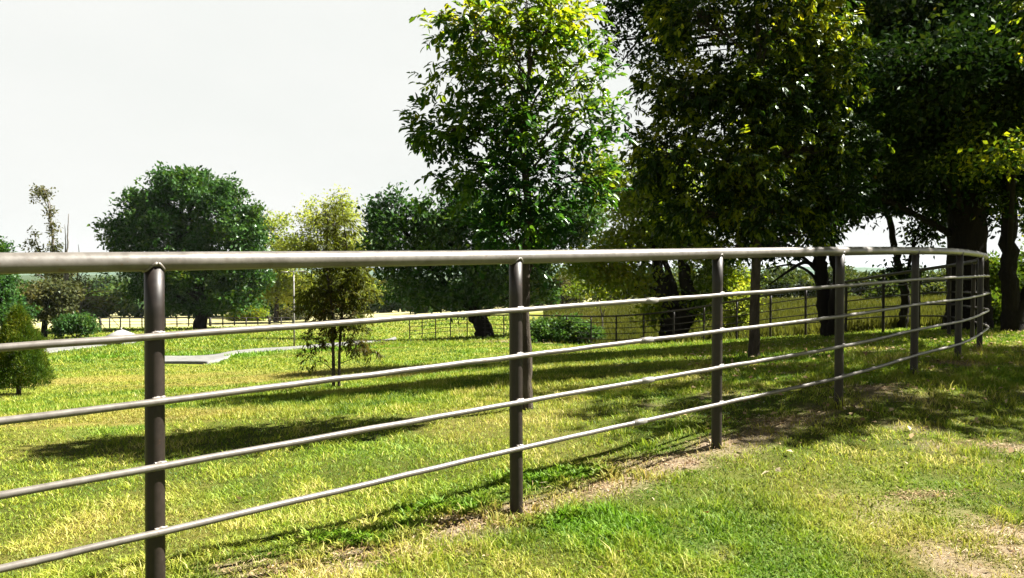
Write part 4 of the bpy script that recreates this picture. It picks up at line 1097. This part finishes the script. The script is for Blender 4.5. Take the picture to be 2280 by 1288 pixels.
# ------------------------------------------------------------------ dry litter and fallen leaves
M['litter'] = leaf_mat('dry_leaf_litter', [(.0, (.07, .035, .018)), (.3, (.17, .11, .055)), (.6, (.30, .22, .12)), (1, (.45, .38, .25))], .15, .03, .5, 3, (1, 1, 1))
M['redleaf'] = leaf_mat('red_brown_leaf', [(.0, (.13, .025, .012)), (1, (.22, .06, .02))], .2, .05, .4, 30, (1, 1, 1))
def litter():
    r = np.random.default_rng(401)
    P = []
    for q in catmull(STRIP, 12):
        P.append(q + r.normal(0, .08, (16, 2)))
    for p, rx, ry in DIRT:
        k = int(200 + 700 * min(rx, 2)); P.append(np.column_stack([p[0] + r.normal(0, rx * .7, k), p[1] + r.normal(0, ry * .8, k)]))
    P = np.vstack(P); n = len(P)
    Pz = Gd(P[:, 0], P[:, 1]) + .004 + r.random(n) * .012
    d = P[:, 1]
    D = unit(rvec(r, n) * [1, 1, .3]); Nn = unit(np.array([0, 0, 1.5]) + rvec(r, n))
    straw = r.random(n) > .22
    L = np.where(straw, .045, .02) * (1 + .05 * d) * (.5 + r.random(n)); W = np.where(straw, .0028, .010) * (1 + .04 * d)
    o = leaves_mesh('dry_litter', np.column_stack([P, Pz]), D, Nn, L, W, M['litter'], None, False, r)
    tag(o, 'dry straw and leaf litter on the bare soil patches', 'litter', kind='stuff')
    n = 900
    Y = 5 + r.random(n) ** .7 * 13; X = Y * (.22 + .5 * r.random(n))
    Z = Gd(X, Y) + .02 + r.random(n) * .03
    o = leaves_mesh('fallen_leaves', np.column_stack([X, Y, Z]), unit(rvec(r, n) * [1, 1, .3]), unit(np.array([0, 0, 1.5]) + rvec(r, n)), .06 * (.6 + .8 * r.random(n)), .04, M['litter'], None, False, r)
    tag(o, 'scattered brown fallen leaves on the shaded lawn by the fence corner', 'leaves', kind='stuff')
    # single leaves one can point to
    for px, py, s, lab in [(536, 1122, .055, 'single brown curled leaf on the sunny lawn between the first and second posts'),
                           (1378, 1246, .05, 'single dark red fallen leaf near the bottom edge in the foreground grass'),
                           (1577, 1157, .045, 'small red leaf on the foreground grass below the third post'),
                           (1640, 990, .05, 'brown fallen leaf beside the foot of the third post'),
                           (1345, 1280, .04, 'small brown leaf at the very bottom edge of the foreground grass')]:
        p = cast(px, py); p[2] = float(Gd(p[0], p[1])[0]) + .035
        q = np.array([[0, 0, 0], [.3, .28, .1], [.2, .5, .22], [.62, .42, .12], [1, .12, -.05], [.75, -.1, .03], [.6, -.45, .2], [.3, -.25, .08], [.5, 0, 0], [-.35, .05, .06], [-.35, .0, .06]]) * s
        a = random.random() * 6; q = q @ np.array([[math.cos(a), math.sin(a), 0], [-math.sin(a), math.cos(a), 0], [0, 0, 1]])
        ti = .5; q = q @ np.array([[1, 0, 0], [0, math.cos(ti), -math.sin(ti)], [0, math.sin(ti), math.cos(ti)]])
        F3 = np.array([[0, 8, 1], [1, 8, 2], [2, 8, 3], [3, 8, 4], [4, 8, 5], [5, 8, 6], [6, 8, 7], [7, 8, 0], [0, 9, 10]])
        rt = mesh_from('fallen_leaf', q + p, F3, M['redleaf'] if 'red' in lab else M['litter'], attr={'rnd': np.full(11, .4)})
        # put the origin on the leaf
        for v in rt.data.vertices: v.co = v.co - Vector(p)
        rt.location = p
        tag(rt, lab, 'leaf', 'single fallen leaves')
litter()

# ------------------------------------------------------------------ air
def haze():
    m, nt, N, L = newmat('thin_haze')
    out = N.new('ShaderNodeOutputMaterial'); v = N.new('ShaderNodeVolumePrincipled')
    v.inputs['Color'].default_value = (.80, .90, 1.0, 1); v.inputs['Density'].default_value = .00005; v.inputs['Anisotropy'].default_value = .2
    L.new(v.outputs[0], out.inputs['Volume'])
    b = MB(); b.box((0, 2500, 15), (3600, 2600, 26))
    tag(b.build('haze', m, None, False), 'faint pale haze lying over the far fields and wooded hills', 'haze', kind='stuff')
haze()

# ------------------------------------------------------------------ light
AZ, EL = math.radians(74), math.radians(49)
EXPO = 2.6
sd = Vector((math.sin(AZ) * math.cos(EL), math.cos(AZ) * math.cos(EL), math.sin(EL)))
ld = bpy.data.lights.new('sun', 'SUN'); ld.energy = 5.0; ld.angle = math.radians(.55); ld.color = (1, .955, .87)
lo = bpy.data.objects.new('sun', ld); COL.objects.link(lo)
lo.rotation_euler = sd.to_track_quat('Z', 'Y').to_euler(); lo.location = (20, 5, 30)

w = bpy.data.worlds.new("World"); sc.world = w; w.use_nodes = True
N = w.node_tree.nodes; L = w.node_tree.links; N.clear()
out = N.new('ShaderNodeOutputWorld'); bg = N.new('ShaderNodeBackground'); bg.inputs[1].default_value = .05
sky = N.new('ShaderNodeTexSky'); sky.sky_type = 'NISHITA'; sky.sun_disc = False; sky.sun_elevation = EL; sky.sun_rotation = AZ; sky.dust_density = 2
tc = N.new('ShaderNodeTexCoord'); sp_ = N.new('ShaderNodeSeparateXYZ'); L.new(tc.outputs['Generated'], sp_.inputs[0])
mr = N.new('ShaderNodeMapRange'); mr.inputs[1].default_value = .36; mr.inputs[2].default_value = .62; mr.inputs[3].default_value = 1; mr.inputs[4].default_value = .05
L.new(sp_.outputs['Z'], mr.inputs[0])
cn = N.new('ShaderNodeTexNoise'); cn.inputs['Scale'].default_value = 3; cn.inputs['Detail'].default_value = 6
mpg = N.new('ShaderNodeMapping'); mpg.inputs['Scale'].default_value = (1, 1, 2.4); L.new(tc.outputs['Generated'], mpg.inputs[0]); L.new(mpg.outputs[0], cn.inputs['Vector'])
cr = ramp(N, [(.35, (2.95, 3.03, 2.92)), (.7, (3.12, 3.16, 3.06))]); L.new(cn.outputs['Fac'], cr.inputs[0])
sm = N.new('ShaderNodeMix'); sm.data_type = 'RGBA'; sm.clamp_result = False
dk = N.new('ShaderNodeMix'); dk.data_type = 'RGBA'; dk.blend_type = 'MULTIPLY'; dk.inputs[0].default_value = 1; dk.inputs[7].default_value = (.09, .09, .09, 1); dk.clamp_result = False
L.new(sky.outputs[0], dk.inputs[6])
L.new(mr.outputs[0], sm.inputs[0]); L.new(dk.outputs[2], sm.inputs[6]); L.new(cr.outputs[0], sm.inputs[7])
L.new(sm.outputs[2], bg.inputs[0]); L.new(bg.outputs[0], out.inputs[0])

sc.view_settings.view_transform = 'Standard'
sc.view_settings.look = 'None'
sc.view_settings.gamma = 1
sc.view_settings.exposure = EXPO
sc.render.engine = 'CYCLES'
sc.cycles.max_bounces = 5
sc.cycles.diffuse_bounces = 2
sc.cycles.glossy_bounces = 2
sc.cycles.transmission_bounces = 3
sc.cycles.use_denoising = True
